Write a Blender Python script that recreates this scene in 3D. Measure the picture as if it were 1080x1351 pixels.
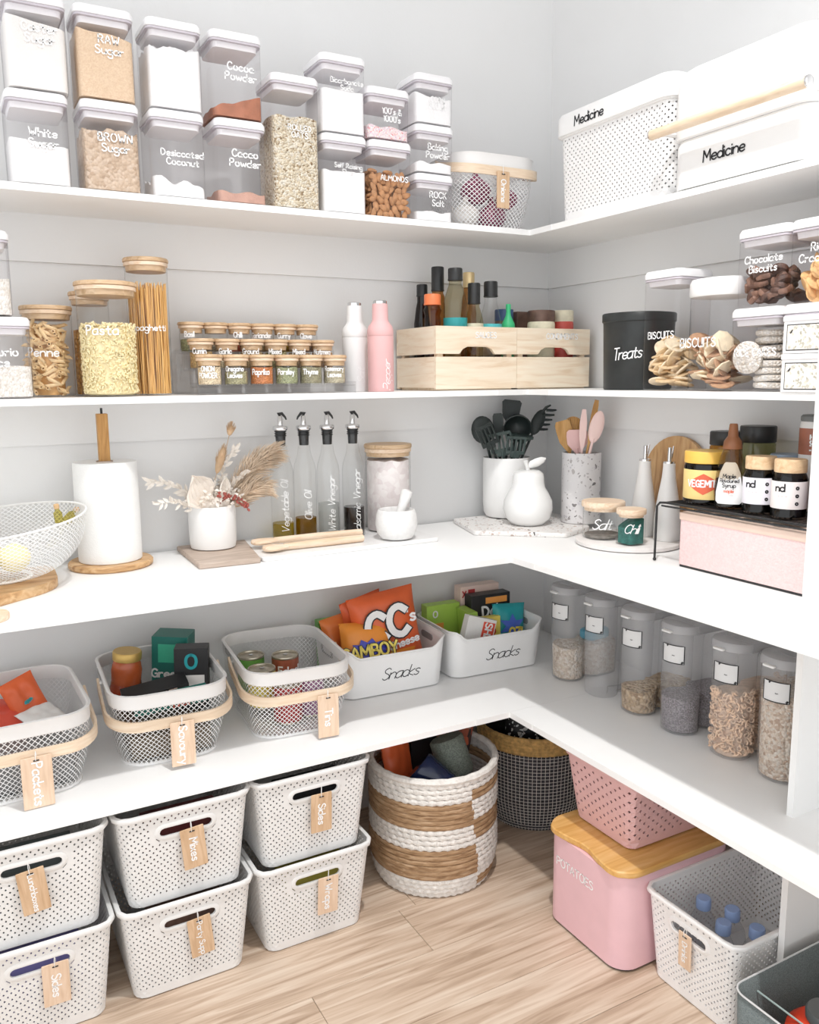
import bpy, math, random
from mathutils import Vector, Matrix, noise
for _o in list(bpy.data.objects):
    bpy.data.objects.remove(_o)
SC = bpy.context.scene
COL = SC.collection
PI = math.pi
RND = random.Random(11)

# ------------------------------------------------------------------ camera, world, lights, exposure
cam_d = bpy.data.cameras.new('camera'); cam_d.sensor_fit = 'HORIZONTAL'; cam_d.sensor_width = 36
cam_d.lens = 1110.85 / 1080 * 36; cam_d.clip_start = .02
cam = bpy.data.objects.new('camera', cam_d); COL.objects.link(cam); SC.camera = cam
_yaw, _pit, _rol = .5041, .1583, -.0095
_f = Vector((math.sin(_yaw) * math.cos(_pit), math.cos(_yaw) * math.cos(_pit), -math.sin(_pit)))
_r = Vector((math.cos(_yaw), -math.sin(_yaw), 0)); _u = _r.cross(_f)
_r2 = _r * math.cos(_rol) + _u * math.sin(_rol); _u2 = -_r * math.sin(_rol) + _u * math.cos(_rol)
cam.matrix_world = Matrix(((_r2.x, _u2.x, -_f.x, -1.8337), (_r2.y, _u2.y, -_f.y, -2.3366), (_r2.z, _u2.z, -_f.z, 1.4), (0, 0, 0, 1)))

SC.view_settings.view_transform = 'Standard'; SC.view_settings.look = 'None'
SC.view_settings.gamma = 1; SC.view_settings.use_curve_mapping = False
SC.view_settings.exposure = 0.0
SC.cycles.transparent_max_bounces = 24; SC.cycles.max_bounces = 10; SC.cycles.diffuse_bounces = 5
W = bpy.data.worlds.new('world'); SC.world = W; W.use_nodes = True
W.node_tree.nodes['Background'].inputs[0].default_value = (.965, .985, 1, 1)
W.node_tree.nodes['Background'].inputs[1].default_value = 1.62
LIGHT = (-1.1, -1.45, 3.185)
ld = bpy.data.lights.new('ceiling_light', 'SPOT'); ld.energy = 188; ld.spot_size = math.radians(118); ld.spot_blend = 1; ld.shadow_soft_size = .05; ld.color = (1, .985, .965)
lo = bpy.data.objects.new('ceiling_light', ld); COL.objects.link(lo); lo.location = LIGHT

# ------------------------------------------------------------------ materials
MATS = {}
def nodes(name):
    m = bpy.data.materials.new(name); m.use_nodes = True
    return m, m.node_tree, m.node_tree.nodes['Principled BSDF']
def coords(nt, scale=(1, 1, 1)):
    tc = nt.nodes.new('ShaderNodeTexCoord'); mp = nt.nodes.new('ShaderNodeMapping')
    mp.inputs['Scale'].default_value = scale; nt.links.new(tc.outputs['Object'], mp.inputs[0]); return mp.outputs[0]
def ramp(nt, fac, stops):
    r = nt.nodes.new('ShaderNodeValToRGB'); nt.links.new(fac, r.inputs[0])
    e = r.color_ramp.elements
    while len(e) < len(stops): e.new(.5)
    for k, (p, c) in enumerate(stops): e[k].position = p; e[k].color = (*c, 1)
    return r.outputs[0]
def M(name, col, rough=.5, metal=0, var=.05, scale=25, bump=0, bscale=None, sub=0):
    """plain surface with a slight procedural mottling"""
    if name in MATS: return MATS[name]
    m, nt, b = nodes(name)
    c = coords(nt); n = nt.nodes.new('ShaderNodeTexNoise'); n.inputs['Scale'].default_value = scale; n.inputs['Detail'].default_value = 3
    nt.links.new(c, n.inputs['Vector'])
    lo_, hi_ = tuple(max(0, x * (1 - var)) for x in col), tuple(min(1, x * (1 + var)) for x in col)
    nt.links.new(ramp(nt, n.outputs['Fac'], [(.3, lo_), (.7, hi_)]), b.inputs['Base Color'])
    b.inputs['Roughness'].default_value = rough; b.inputs['Metallic'].default_value = metal
    if bump:
        n2 = nt.nodes.new('ShaderNodeTexNoise'); n2.inputs['Scale'].default_value = bscale or scale * 6; nt.links.new(c, n2.inputs['Vector'])
        bp = nt.nodes.new('ShaderNodeBump'); bp.inputs['Strength'].default_value = bump; bp.inputs['Distance'].default_value = .004
        nt.links.new(n2.outputs['Fac'], bp.inputs['Height']); nt.links.new(bp.outputs[0], b.inputs['Normal'])
    MATS[name] = m; return m
def wood(name, c1, c2, c3=None, sc=(3, 30, 30), rough=.5, scale=2.2, bump=.1):
    if name in MATS: return MATS[name]
    m, nt, b = nodes(name)
    oi = nt.nodes.new('ShaderNodeObjectInfo')
    tc = nt.nodes.new('ShaderNodeTexCoord'); ad = nt.nodes.new('ShaderNodeVectorMath'); ad.operation = 'ADD'
    ml = nt.nodes.new('ShaderNodeMath'); ml.operation = 'MULTIPLY'; ml.inputs[1].default_value = 9
    nt.links.new(oi.outputs['Random'], ml.inputs[0]); nt.links.new(tc.outputs['Object'], ad.inputs[0]); nt.links.new(ml.outputs[0], ad.inputs[1])
    mp = nt.nodes.new('ShaderNodeMapping'); mp.inputs['Scale'].default_value = sc; nt.links.new(ad.outputs[0], mp.inputs[0])
    n = nt.nodes.new('ShaderNodeTexNoise'); n.inputs['Scale'].default_value = scale; n.inputs['Detail'].default_value = 6; n.inputs['Distortion'].default_value = .8
    nt.links.new(mp.outputs[0], n.inputs['Vector'])
    st = [(.3, c2), (.5, c1), (.68, c3 or c1)]
    nt.links.new(ramp(nt, n.outputs['Fac'], st), b.inputs['Base Color']); b.inputs['Roughness'].default_value = rough
    if bump:
        bp = nt.nodes.new('ShaderNodeBump'); bp.inputs['Strength'].default_value = bump; bp.inputs['Distance'].default_value = .002
        nt.links.new(n.outputs['Fac'], bp.inputs['Height']); nt.links.new(bp.outputs[0], b.inputs['Normal'])
    MATS[name] = m; return m
def grains(name, stops, scale=150, rough=.7, bump=.6, dist=.004, sc=(1, 1, 1)):
    """voronoi cells: oats, rice, sugar crystals, herbs, speckled stone"""
    if name in MATS: return MATS[name]
    m, nt, b = nodes(name); c = coords(nt, sc)
    v = nt.nodes.new('ShaderNodeTexVoronoi'); v.inputs['Scale'].default_value = scale; nt.links.new(c, v.inputs['Vector'])
    sp = nt.nodes.new('ShaderNodeSeparateColor'); nt.links.new(v.outputs['Color'], sp.inputs[0])
    nt.links.new(ramp(nt, sp.outputs[0], stops), b.inputs['Base Color']); b.inputs['Roughness'].default_value = rough
    if bump:
        bp = nt.nodes.new('ShaderNodeBump'); bp.inputs['Strength'].default_value = bump; bp.inputs['Distance'].default_value = dist; bp.invert = True
        nt.links.new(v.outputs['Distance'], bp.inputs['Height']); nt.links.new(bp.outputs[0], b.inputs['Normal'])
    MATS[name] = m; return m
def terrazzo(name, base, chips, scale=70):
    if name in MATS: return MATS[name]
    m, nt, b = nodes(name); c = coords(nt)
    n = nt.nodes.new('ShaderNodeTexNoise'); n.inputs['Scale'].default_value = 40; nt.links.new(c, n.inputs['Vector'])
    mx = nt.nodes.new('ShaderNodeMix'); mx.data_type = 'VECTOR'; mx.inputs[0].default_value = .03
    nt.links.new(c, mx.inputs[4]); nt.links.new(n.outputs['Color'], mx.inputs[5])
    v = nt.nodes.new('ShaderNodeTexVoronoi'); v.inputs['Scale'].default_value = scale; nt.links.new(mx.outputs[1], v.inputs['Vector'])
    sp = nt.nodes.new('ShaderNodeSeparateColor'); nt.links.new(v.outputs['Color'], sp.inputs[0])
    col = ramp(nt, sp.outputs[0], chips)
    lt = nt.nodes.new('ShaderNodeMath'); lt.operation = 'LESS_THAN'; nt.links.new(v.outputs['Distance'], lt.inputs[0])
    ml = nt.nodes.new('ShaderNodeMath'); ml.operation = 'MULTIPLY'; ml.inputs[1].default_value = .5; nt.links.new(sp.outputs[1], ml.inputs[0]); nt.links.new(ml.outputs[0], lt.inputs[1])
    cm = nt.nodes.new('ShaderNodeMix'); cm.data_type = 'RGBA'; nt.links.new(lt.outputs[0], cm.inputs[0]); cm.inputs[6].default_value = (*base, 1); nt.links.new(col, cm.inputs[7])
    nt.links.new(cm.outputs[2], b.inputs['Base Color']); b.inputs['Roughness'].default_value = .5
    MATS[name] = m; return m
def clear(name, tint=(.95, .95, .96), edge=(.62, .61, .64), gloss=.06, haze=0, hazecol=(.9, .9, .92), rough=.06):
    """thin clear plastic or glass: see-through, denser where seen edge on, with a Fresnel gloss"""
    if name in MATS: return MATS[name]
    m = bpy.data.materials.new(name); m.use_nodes = True; nt = m.node_tree; nt.nodes.clear()
    out = nt.nodes.new('ShaderNodeOutputMaterial')
    lw = nt.nodes.new('ShaderNodeLayerWeight'); lw.inputs['Blend'].default_value = .35
    tr = nt.nodes.new('ShaderNodeBsdfTransparent'); gl = nt.nodes.new('ShaderNodeBsdfGlossy'); gl.inputs['Roughness'].default_value = rough
    nt.links.new(ramp(nt, lw.outputs['Facing'], [(.0, tint), (.7, tint), (1, edge)]), tr.inputs[0])
    base = tr.outputs[0]
    if haze:
        df = nt.nodes.new('ShaderNodeBsdfDiffuse'); df.inputs[0].default_value = (*hazecol, 1)
        n = nt.nodes.new('ShaderNodeTexNoise'); n.inputs['Scale'].default_value = 5; n.inputs['Detail'].default_value = 0; nt.links.new(coords(nt), n.inputs['Vector'])
        ml = nt.nodes.new('ShaderNodeMath'); ml.operation = 'MULTIPLY'; ml.inputs[1].default_value = haze * 2; nt.links.new(n.outputs['Fac'], ml.inputs[0])
        mh = nt.nodes.new('ShaderNodeMixShader'); nt.links.new(ml.outputs[0], mh.inputs[0]); nt.links.new(base, mh.inputs[1]); nt.links.new(df.outputs[0], mh.inputs[2]); base = mh.outputs[0]
    lw2 = nt.nodes.new('ShaderNodeLayerWeight'); lw2.inputs['Blend'].default_value = .5
    fr = nt.nodes.new('ShaderNodeMath'); fr.operation = 'POWER'; fr.inputs[1].default_value = 4.5; nt.links.new(lw2.outputs['Facing'], fr.inputs[0])
    mn = nt.nodes.new('ShaderNodeMath'); mn.operation = 'MULTIPLY_ADD'; mn.inputs[1].default_value = .6; mn.inputs[2].default_value = gloss * .5; mn.use_clamp = True; nt.links.new(fr.outputs[0], mn.inputs[0])
    mx = nt.nodes.new('ShaderNodeMixShader'); nt.links.new(mn.outputs[0], mx.inputs[0]); nt.links.new(base, mx.inputs[1]); nt.links.new(gl.outputs[0], mx.inputs[2])
    nt.links.new(mx.outputs[0], out.inputs[0]); MATS[name] = m; return m

m_wall = M('wall_paint', (.80, .80, .80), .9, var=.015, scale=3, bump=.05, bscale=180)
m_shelf = M('white_melamine', (.89, .89, .885), .45, var=.01, scale=8)
m_edge = M('shelf_edge_band', (.84, .84, .835), .5, var=.01)
m_white = M('white_plastic', (.86, .855, .85), .4, var=.01)
m_lid = M('lid_white', (.86, .85, .865), .35, var=.01)
m_gask = M('lilac_grey_seal', (.56, .52, .57), .4, var=.03)
m_plug = M('lid_plug_white', (.80, .78, .80), .4, var=.01)
m_ceram = M('white_ceramic', (.86, .855, .845), .35, var=.015)
m_letw = M('white_vinyl', (.92, .92, .92), .5, var=.01)
m_letk = M('black_vinyl', (.015, .015, .018), .5, var=.02)
m_black = M('black_plastic', (.018, .019, .02), .4, var=.2)
m_chrome = M('chrome', (.75, .75, .76), .18, 1, var=.02)
m_bam = wood('bamboo', (.74, .52, .31), (.62, .40, .22), (.80, .60, .38), (4, 40, 40))
m_tag = wood('plywood_tag', (.62, .42, .26), (.52, .33, .19), (.70, .50, .33), (40, 40, 5))
m_hand = wood('pale_bent_wood', (.78, .62, .46), (.70, .53, .37), (.83, .69, .54), (6, 6, 50))
m_pine = wood('pine_plank', (.85, .72, .56), (.75, .58, .41), (.88, .78, .63), (3, 30, 26), .6)
m_pines = wood('pine_side_plank', (.85, .72, .56), (.75, .58, .41), (.88, .78, .63), (30, 3, 26), .6)
m_lidw = wood('bamboo_lid', (.62, .43, .26), (.48, .31, .17), (.70, .51, .33), (5, 45, 45))
m_acac = wood('acacia', (.60, .36, .17), (.38, .20, .08), (.72, .50, .28), (5, 30, 30), .45)
m_acacv = wood('acacia_round', (.56, .33, .15), (.40, .21, .09), (.66, .44, .23), (30, 30, 4), .45)
m_greyw = wood('weathered_board', (.50, .40, .33), (.40, .31, .25), (.57, .47, .40), (4, 36, 36), .6)
m_palew = wood('pale_spoon_wood', (.80, .62, .46), (.70, .50, .33), (.85, .70, .55), (4, 40, 40), .55)
m_clear = clear('clear_plastic', (.975, .97, .975), (.58, .55, .59), .05)
m_glass = clear('clear_glass', (.98, .982, .978), (.36, .37, .36), .06)
m_acryl = clear('acrylic', (.96, .96, .963), (.68, .68, .69), .06)
m_frost = clear('frosted_plastic', (.94, .94, .945), (.66, .66, .68), .06, haze=.11, hazecol=(1, 1, 1), rough=.2)
m_pink = M('pink_plastic', (.78, .50, .54), .4, var=.02)
m_dustp = M('dusty_pink_plastic', (.72, .45, .45), .45, var=.02)
m_palep = M('pale_pink_weave', (.82, .60, .59), .7, var=.06, scale=140, bump=.5, bscale=220)

# ------------------------------------------------------------------ mesh builder
def rr(w, d, r, n=4, z=0, cx=0, cy=0):
    r = min(r, w / 2 - 1e-4, d / 2 - 1e-4); P = []
    for (sx, sy, a0) in ((1, -1, -PI / 2), (1, 1, 0), (-1, 1, PI / 2), (-1, -1, PI)):
        for k in range(n + 1):
            a = a0 + PI / 2 * k / n
            P.append((cx + sx * (w / 2 - r) + r * math.cos(a), cy + sy * (d / 2 - r) + r * math.sin(a), z))
    return P
def circ(r, n, z=0, cx=0, cy=0, ry=None):
    return [(cx + r * math.cos(2 * PI * k / n), cy + (ry or r) * math.sin(2 * PI * k / n), z) for k in range(n)]
class MB:
    def __init__(s): s.v = []; s.f = []; s.mi = []
    def add(s, vs, fs, mi=0):
        b = len(s.v); s.v += [tuple(p) for p in vs]; s.f += [tuple(b + i for i in f) for f in fs]; s.mi += [mi] * len(fs); return s
    def loft(s, loops, c0=True, c1=True, mi=0, closed=True):
        n = len(loops[0]); vs = [p for l in loops for p in l]; fs = []
        for j in range(len(loops) - 1):
            for i in range(n if closed else n - 1):
                k = (i + 1) % n; fs.append((j * n + i, j * n + k, (j + 1) * n + k, (j + 1) * n + i))
        if c0: fs.append(tuple(range(n - 1, -1, -1)))
        if c1: fs.append(tuple((len(loops) - 1) * n + i for i in range(n)))
        return s.add(vs, fs, mi)
    def rbox(s, w, d, h, r=.004, b=.0015, cx=0, cy=0, z0=0, n=3, mi=0, M_=None):
        b = min(b, h / 2.2)
        L = [rr(w - 2 * b, d - 2 * b, max(r - b, 1e-4), n, z0, cx, cy), rr(w, d, r, n, z0 + b, cx, cy), rr(w, d, r, n, z0 + h - b, cx, cy), rr(w - 2 * b, d - 2 * b, max(r - b, 1e-4), n, z0 + h, cx, cy)]
        if M_ is not None: L = [[tuple(M_ @ Vector(p)) for p in l] for l in L]
        return s.loft(L, mi=mi)
    def box(s, x0, x1, y0, y1, z0, z1, mi=0, M_=None):
        vs = [(x, y, z) for z in (z0, z1) for (x, y) in ((x0, y0), (x1, y0), (x1, y1), (x0, y1))]
        if M_ is not None: vs = [tuple(M_ @ Vector(p)) for p in vs]
        return s.add(vs, [(3, 2, 1, 0), (4, 5, 6, 7), (0, 1, 5, 4), (1, 2, 6, 5), (2, 3, 7, 6), (3, 0, 4, 7)], mi)
    def lathe(s, prof, n=24, cx=0, cy=0, mi=0, c0=True, c1=True, mod=None):
        L = []
        for (r, z) in prof:
            if mod: L.append([(cx + (r + mod(k / n, z)) * math.cos(2 * PI * k / n), cy + (r + mod(k / n, z)) * math.sin(2 * PI * k / n), z) for k in range(n)])
            else: L.append(circ(max(r, 1e-4), n, z, cx, cy))
        return s.loft(L, c0, c1, mi)
    def tube(s, pts, r, n=6, mi=0, closed=False, flat=None):
        P = [Vector(p) for p in pts]; L = []; N = len(P); up = None
        for i, p in enumerate(P):
            if closed: t = P[(i + 1) % N] - P[i - 1]
            else: t = P[min(i + 1, N - 1)] - P[max(i - 1, 0)]
            if t.length < 1e-9: t = Vector((0, 0, 1))
            t.normalize()
            if up is None: up = Vector((0, 0, 1)) if abs(t.z) < .9 else Vector((1, 0, 0))
            a = t.cross(up)
            if a.length < 1e-6: a = t.orthogonal()
            a.normalize(); b = a.cross(t); b.normalize(); up = b
            ri = r[i] if isinstance(r, (list, tuple)) else r; fb = ri if flat is None else (flat[i] if isinstance(flat, (list, tuple)) else flat)
            L.append([tuple(p + a * ri * math.cos(2 * PI * k / n) + b * fb * math.sin(2 * PI * k / n)) for k in range(n)])
        if closed: L.append(L[0])
        return s.loft(L, not closed, not closed, mi)
    def ell(s, rx, ry, rz, c=(0, 0, 0), n=10, m=6, M_=None, mi=0):
        L = []
        for j in range(m + 1):
            a = -PI / 2 + PI * j / m; q = max(math.cos(a), .02)
            l = [(c[0] + rx * q * math.cos(2 * PI * k / n), c[1] + ry * q * math.sin(2 * PI * k / n), c[2] + rz * math.sin(a)) for k in range(n)]
            if M_ is not None: l = [tuple(M_ @ Vector(p)) for p in l]
            L.append(l)
        return s.loft(L, mi=mi)
    def prism(s, poly, a0, a1, plane='xz', mi=0, holes=None):
        """extrude a 2-D outline; plane xz extrudes along y, xy along z, yz along x"""
        f = {'xz': lambda p, a: (p[0], a, p[1]), 'xy': lambda p, a: (p[0], p[1], a), 'yz': lambda p, a: (a, p[0], p[1])}[plane]
        return s.loft([[f(p, a0) for p in poly], [f(p, a1) for p in poly]], mi=mi)
    def xf(s, M_, start=0):
        for i in range(start, len(s.v)): s.v[i] = tuple(M_ @ Vector(s.v[i]))
        return s
    def build(s, name, mat, parent=None, loc=(0, 0, 0), rz=0, smooth=40):
        me = bpy.data.meshes.new(name); me.from_pydata(s.v, [], s.f)
        for m in (mat if isinstance(mat, (list, tuple)) else [mat]): me.materials.append(m)
        if any(s.mi): me.polygons.foreach_set('material_index', s.mi)
        me.update()
        if smooth:
            me.polygons.foreach_set('use_smooth', [True] * len(me.polygons)); me.set_sharp_from_angle(angle=math.radians(smooth))
        o = bpy.data.objects.new(name, me); COL.objects.link(o); o.parent = parent; o.location = loc; o.rotation_euler = (0, 0, rz); return o
def tag(o, label, cat, group=None, kind=None):
    o['label'] = label
    if cat: o['category'] = cat
    if group: o['group'] = group
    if kind: o['kind'] = kind
    return o
def thing(name, label, cat, loc, rz=0, group=None):
    o = bpy.data.objects.new(name, None); o.empty_display_size = .05; COL.objects.link(o); o.location = loc
    o.rotation_euler = (0, 0, rz) if not isinstance(rz, tuple) else rz
    return tag(o, label, cat, group)
def copy_tree(o, parent=None):
    c = o.copy(); COL.objects.link(c); c.parent = parent
    for ch in list(o.children): copy_tree(ch, c)
    return c
def dup(o, loc, rz, label=None, group=None, skip=()):
    c = o.copy(); COL.objects.link(c); c.location = loc; c.rotation_euler = (0, 0, rz) if not isinstance(rz, tuple) else rz
    if label: c['label'] = label
    if group: c['group'] = group
    for ch in list(o.children):
        if ch.name.split('.')[0] not in skip: copy_tree(ch, c)
    return c
def struct(o, label): o['kind'] = 'structure'; o['label'] = label; return o
def solid(o, t, off=-1):
    md = o.modifiers.new('thickness', 'SOLIDIFY'); md.thickness = t; md.offset = off; return o

# ------------------------------------------------------------------ single-stroke hand lettering
_G = {
 'a': "4,4 1.6,4 0,2.8 0,1 1.2,0 3,.4 4,1.6;4,4 4,0", 'b': "0,7 0,0;0,3 2,4 4,3 4,1 2,0 0,1", 'c': "3.8,3.3 2.4,4 .8,3.6 0,2 .8,.4 2.4,0 3.8,.7",
 'd': "4,7 4,0;4,3 2,4 0,3 0,1 2,0 4,1", 'e': "0,2 3.8,2.2 3.4,3.6 2,4 .6,3.4 0,2 .6,.5 2.2,0 3.8,.7", 'f': "3.6,6.3 2.6,7 1.6,6 1.5,0;0,4 3.4,4",
 'g': "4,4 4,-2 3,-3 1,-3 0,-2;4,3 2,4 0,3 0,1 2,0 4,1", 'h': "0,7 0,0;0,2.8 2,4 3.8,3 3.8,0", 'i': "0,4 0,0;0,6 0,5.5", 'j': "2,4 2,-2 1,-3 0,-2.5;2,6 2,5.5",
 'k': "0,7 0,0;3.2,4 0,1.8 3.4,0", 'l': "0,7 0,0", 'm': "0,4 0,0;0,3 1.4,4 2.8,3 2.8,0;2.8,3 4.2,4 5.6,3 5.6,0", 'n': "0,4 0,0;0,2.8 2,4 3.8,3 3.8,0",
 'o': "2,4 .4,3.4 0,2 .6,.5 2,0 3.6,.6 4,2 3.5,3.5 2,4", 'p': "0,4 0,-3;0,3 2,4 4,3 4,1 2,0 0,1", 'q': "4,4 4,-3;4,3 2,4 0,3 0,1 2,0 4,1", 'r': "0,4 0,0;0,2.4 1.4,3.8 3,3.8",
 's': "3.2,3.4 1.8,4 .3,3.2 1.4,2.2 3,1.5 2.6,.3 1.2,0 0,.6", 't': "1.6,6 1.6,1 2.4,0 3.4,.4;0,4 3.2,4", 'u': "0,4 0,1.2 1.4,0 3,.5 3.8,1.6;3.8,4 3.8,0", 'v': "0,4 1.9,0 3.8,4",
 'w': "0,4 1.4,0 2.8,3.2 4.2,0 5.6,4", 'x': "0,4 3.6,0;3.6,4 0,0", 'y': "0,4 2,.6;4,4 1.2,-3", 'z': "0,4 3.6,4 0,0 3.6,0",
 'A': "0,0 2.3,7 4.6,0;.8,2.4 3.8,2.4", 'B': "0,0 0,7;0,7 3,6.8 3.6,5.4 2.6,3.9 0,3.7;2,3.8 4.2,2.8 4,.8 2.4,0 0,0", 'C': "4.6,5.8 3,7 1,6.2 0,3.6 .8,1 2.8,0 4.6,1.2",
 'D': "0,0 0,7;0,7 3,6.4 4.6,3.6 3,.6 0,0", 'E': "4,7 0,7;0,7 0,0;0,0 4,0;0,3.6 3.2,3.6", 'F': "4,7 0,7;0,7 0,0;0,3.6 3.2,3.6", 'G': "4.6,5.8 3,7 1,6.2 0,3.6 .8,1 2.8,0 4.6,1;4.6,0 4.6,3 2.8,3",
 'H': "0,0 0,7;4.4,0 4.4,7;0,3.6 4.4,3.6", 'I': "0,0 0,7", 'J': "3,7 3,1.4 2,0 .6,.4 0,1.6", 'K': "0,0 0,7;4,7 0,3.2;1,4 4.2,0", 'L': "0,7 0,0;0,0 3.8,0", 'M': "0,0 .5,7;.5,7 3,2.4;3,2.4 5.5,7;5.5,7 6,0",
 'N': "0,0 0,7;0,7 4.4,0;4.4,0 4.4,7", 'O': "2.6,7 .6,6 0,3.5 .7,1 2.6,0 4.5,1 5.2,3.5 4.6,6 2.6,7", 'P': "0,0 0,7;0,7 3.2,6.8 4.2,5.2 3,3.5 0,3.2", 'R': "0,0 0,7;0,7 3,6.8 4,5.3 2.8,3.7 0,3.4;1.6,3.4 4.4,0",
 'S': "4,6 2.4,7 .4,6 .8,4.4 3,3.2 4.2,1.8 3.2,.3 1.4,0 0,1", 'T': "0,7 4.8,7;2.4,7 2.4,0", 'U': "0,7 0,1.6 1.6,0 3,.2 4.2,1.6;4.2,7 4.2,0", 'V': "0,7 2.4,0;2.4,0 4.8,7", 'W': "0,7 1.6,0;1.6,0 3.2,5;3.2,5 4.8,0;4.8,0 6.4,7",
 'X': "0,7 4.4,0;4.4,7 0,0", 'Y': "0,7 2.3,3.4;4.6,7 2.3,3.4;2.3,3.4 2.3,0", 'Z': "0,7 4.4,7;4.4,7 0,0;0,0 4.4,0", '0': "2,7 .4,6 0,3.5 .5,1 2,0 3.6,1 4,3.5 3.6,6 2,7", '1': ".2,5.6 1.4,7;1.4,7 1.4,0",
 "'": "0,7.4 -.2,5.8", '&': "4.4,0 .8,5.4 1.2,6.8 2.6,6.4 2.4,5 .2,2.4 .6,.4 2.4,0 4.4,2.4", '.': "0,.3 0,0", '-': "0,3 2.6,3", '~': "0,2 1,3.4 2,1.4 3,3.2 4,1.6 5,3 6,2"}
def _smooth(P, k=3):
    if len(P) < 3: return P
    Q = []
    cl = P[0] == P[-1]
    for i in range(len(P) - 1):
        p0 = P[i - 1] if i else (P[-2] if cl else P[0]); p1 = P[i]; p2 = P[i + 1]; p3 = P[i + 2] if i + 2 < len(P) else (P[1] if cl else P[-1])
        for j in range(k):
            t = j / k; a = []
            for c in (0, 1):
                a.append(.5 * (2 * p1[c] + (p2[c] - p0[c]) * t + (2 * p0[c] - 5 * p1[c] + 4 * p2[c] - p3[c]) * t * t + (3 * p1[c] - p0[c] - 3 * p2[c] + p3[c]) * t ** 3))
            Q.append(tuple(a))
    Q.append(P[-1]); return Q
def _strokes(line, gap):
    x = 0; S = []
    for ch in line:
        if ch == ' ': x += 3; continue
        g = [[tuple(map(float, q.split(','))) for q in s_.split(' ')] for s_ in _G[ch].split(';')]
        wd = max(p[0] for s_ in g for p in s_)
        for s_ in g: S.append([(p[0] + x, p[1]) for p in s_])
        x += wd + gap
    return S, x - gap
def lettering(parent, lines, h, mat, pos, stroke=.16, slant=0, wrap=None, rot=0, fz=0, name='lettering', gap=1.5, lead=1.35, tilt=0, mb=None, squeeze=1):
    """ribbon letters on the local front (-Y) face, or wrapped round a vertical cylinder of radius wrap about pos"""
    own = mb is None; mb = mb or MB(); sc = h / 7; lines = [lines] if isinstance(lines, str) else lines; b0 = len(mb.v)
    for li, ln in enumerate(lines):
        S, wd = _strokes(ln, gap); zo = ((len(lines) - 1) / 2 - li) * 7 * lead - 3.2
        for s_ in S:
            P = [((p[0] - wd / 2 + slant * p[1]) * sc * squeeze, (p[1] + zo) * sc) for p in _smooth(s_)]
            n = len(P); vs = []; hw = stroke * h / 2
            for i, p in enumerate(P):
                q0 = P[max(i - 1, 0)]; q1 = P[min(i + 1, n - 1)]; dx, dz = q1[0] - q0[0], q1[1] - q0[1]; l = math.hypot(dx, dz) or 1
                e = hw * .6 if i == 0 else (-hw * .6 if i == n - 1 else 0)
                bx, bz = p[0] - dx / l * e, p[1] - dz / l * e
                for sg in (1, -1): vs.append((bx - dz / l * hw * sg, bz + dx / l * hw * sg))
            V = []
            for (x, z) in vs:
                if rot: x, z = x * math.cos(rot) - z * math.sin(rot), x * math.sin(rot) + z * math.cos(rot)
                if wrap: a = x / wrap; V.append((wrap * math.sin(a), -wrap * math.cos(a), z))
                else: V.append((x, tilt * z, z))
            mb.add(V, [(2 * i, 2 * i + 2, 2 * i + 3, 2 * i + 1) for i in range(n - 1)])
    mb.xf(Matrix.Translation(pos) @ Matrix.Rotation(fz, 4, 'Z'), b0)
    return mb.build(name, mat, parent, smooth=0) if own else mb

# ------------------------------------------------------------------ perforated and mesh walls
def rrpoint(w, d, r, u):
    """point at fraction u round a rounded rectangle, starting mid-back, through left side, front at u=.5"""
    r = min(r, w / 2 - 1e-4, d / 2 - 1e-4); a, b, q = w / 2 - r, d / 2 - r, r * PI / 2
    seg = [a, q, 2 * b, q, 2 * a, q, 2 * b, q, a]; L = sum(seg); s_ = (u % 1) * L
    for i, l in enumerate(seg):
        if s_ <= l or i == 8: break
        s_ -= l
    t = s_ / l if l else 0
    if i == 0: return (-a * t, d / 2)
    if i == 8: return (a - a * t, d / 2)
    if i == 2: return (-w / 2, b - 2 * b * t)
    if i == 4: return (-a + 2 * a * t, -d / 2)
    if i == 6: return (w / 2, -b + 2 * b * t)
    cx, cy, a0 = {1: (-a, b, PI / 2), 3: (-a, -b, PI), 5: (a, -b, 1.5 * PI), 7: (a, b, 0)}[i]
    an = a0 + t * PI / 2
    return (cx + r * math.cos(an), cy + r * math.sin(an))
def perfo(mb, S, nu, nv, s, skip=None, plain=None, mi=0, closed=True):
    """staggered diamond cells over a surface S(u,v); each cell is a frame round a real hole"""
    def key(i, j): return (i % nu if closed else i, j)
    idx = {}
    def vert(i, j):
        k = key(i, j)
        if k not in idx: idx[k] = len(mb.v); mb.v.append(tuple(S(i / nu, j / nv)))
        return idx[k]
    for j in range(nv + 1):
        for i in range(nu if closed else nu + 1):
            if (i + j) % 2: continue
            u, v = i / nu, j / nv
            if skip and skip(u, v): continue
            cs = [(i - 1, j), (i, j - 1), (i + 1, j), (i, j + 1)]
            cs = [c for c in cs if 0 <= c[1] <= nv and (closed or 0 <= c[0] <= nu)]
            if len(cs) < 4:
                if len(cs) == 3: mb.f.append(tuple(vert(*c) for c in cs)); mb.mi.append(mi)
                continue
            o = [vert(*c) for c in cs]
            if plain and plain(u, v): mb.f.append(tuple(o)); mb.mi.append(mi); continue
            b = len(mb.v)
            for c in cs: mb.v.append(tuple(S((i + (c[0] - i) * s) / nu, (j + (c[1] - j) * s) / nv)))
            for k in range(4): mb.f.append((o[k], o[(k + 1) % 4], b + (k + 1) % 4, b + k)); mb.mi.append(mi)
    return mb
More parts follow.
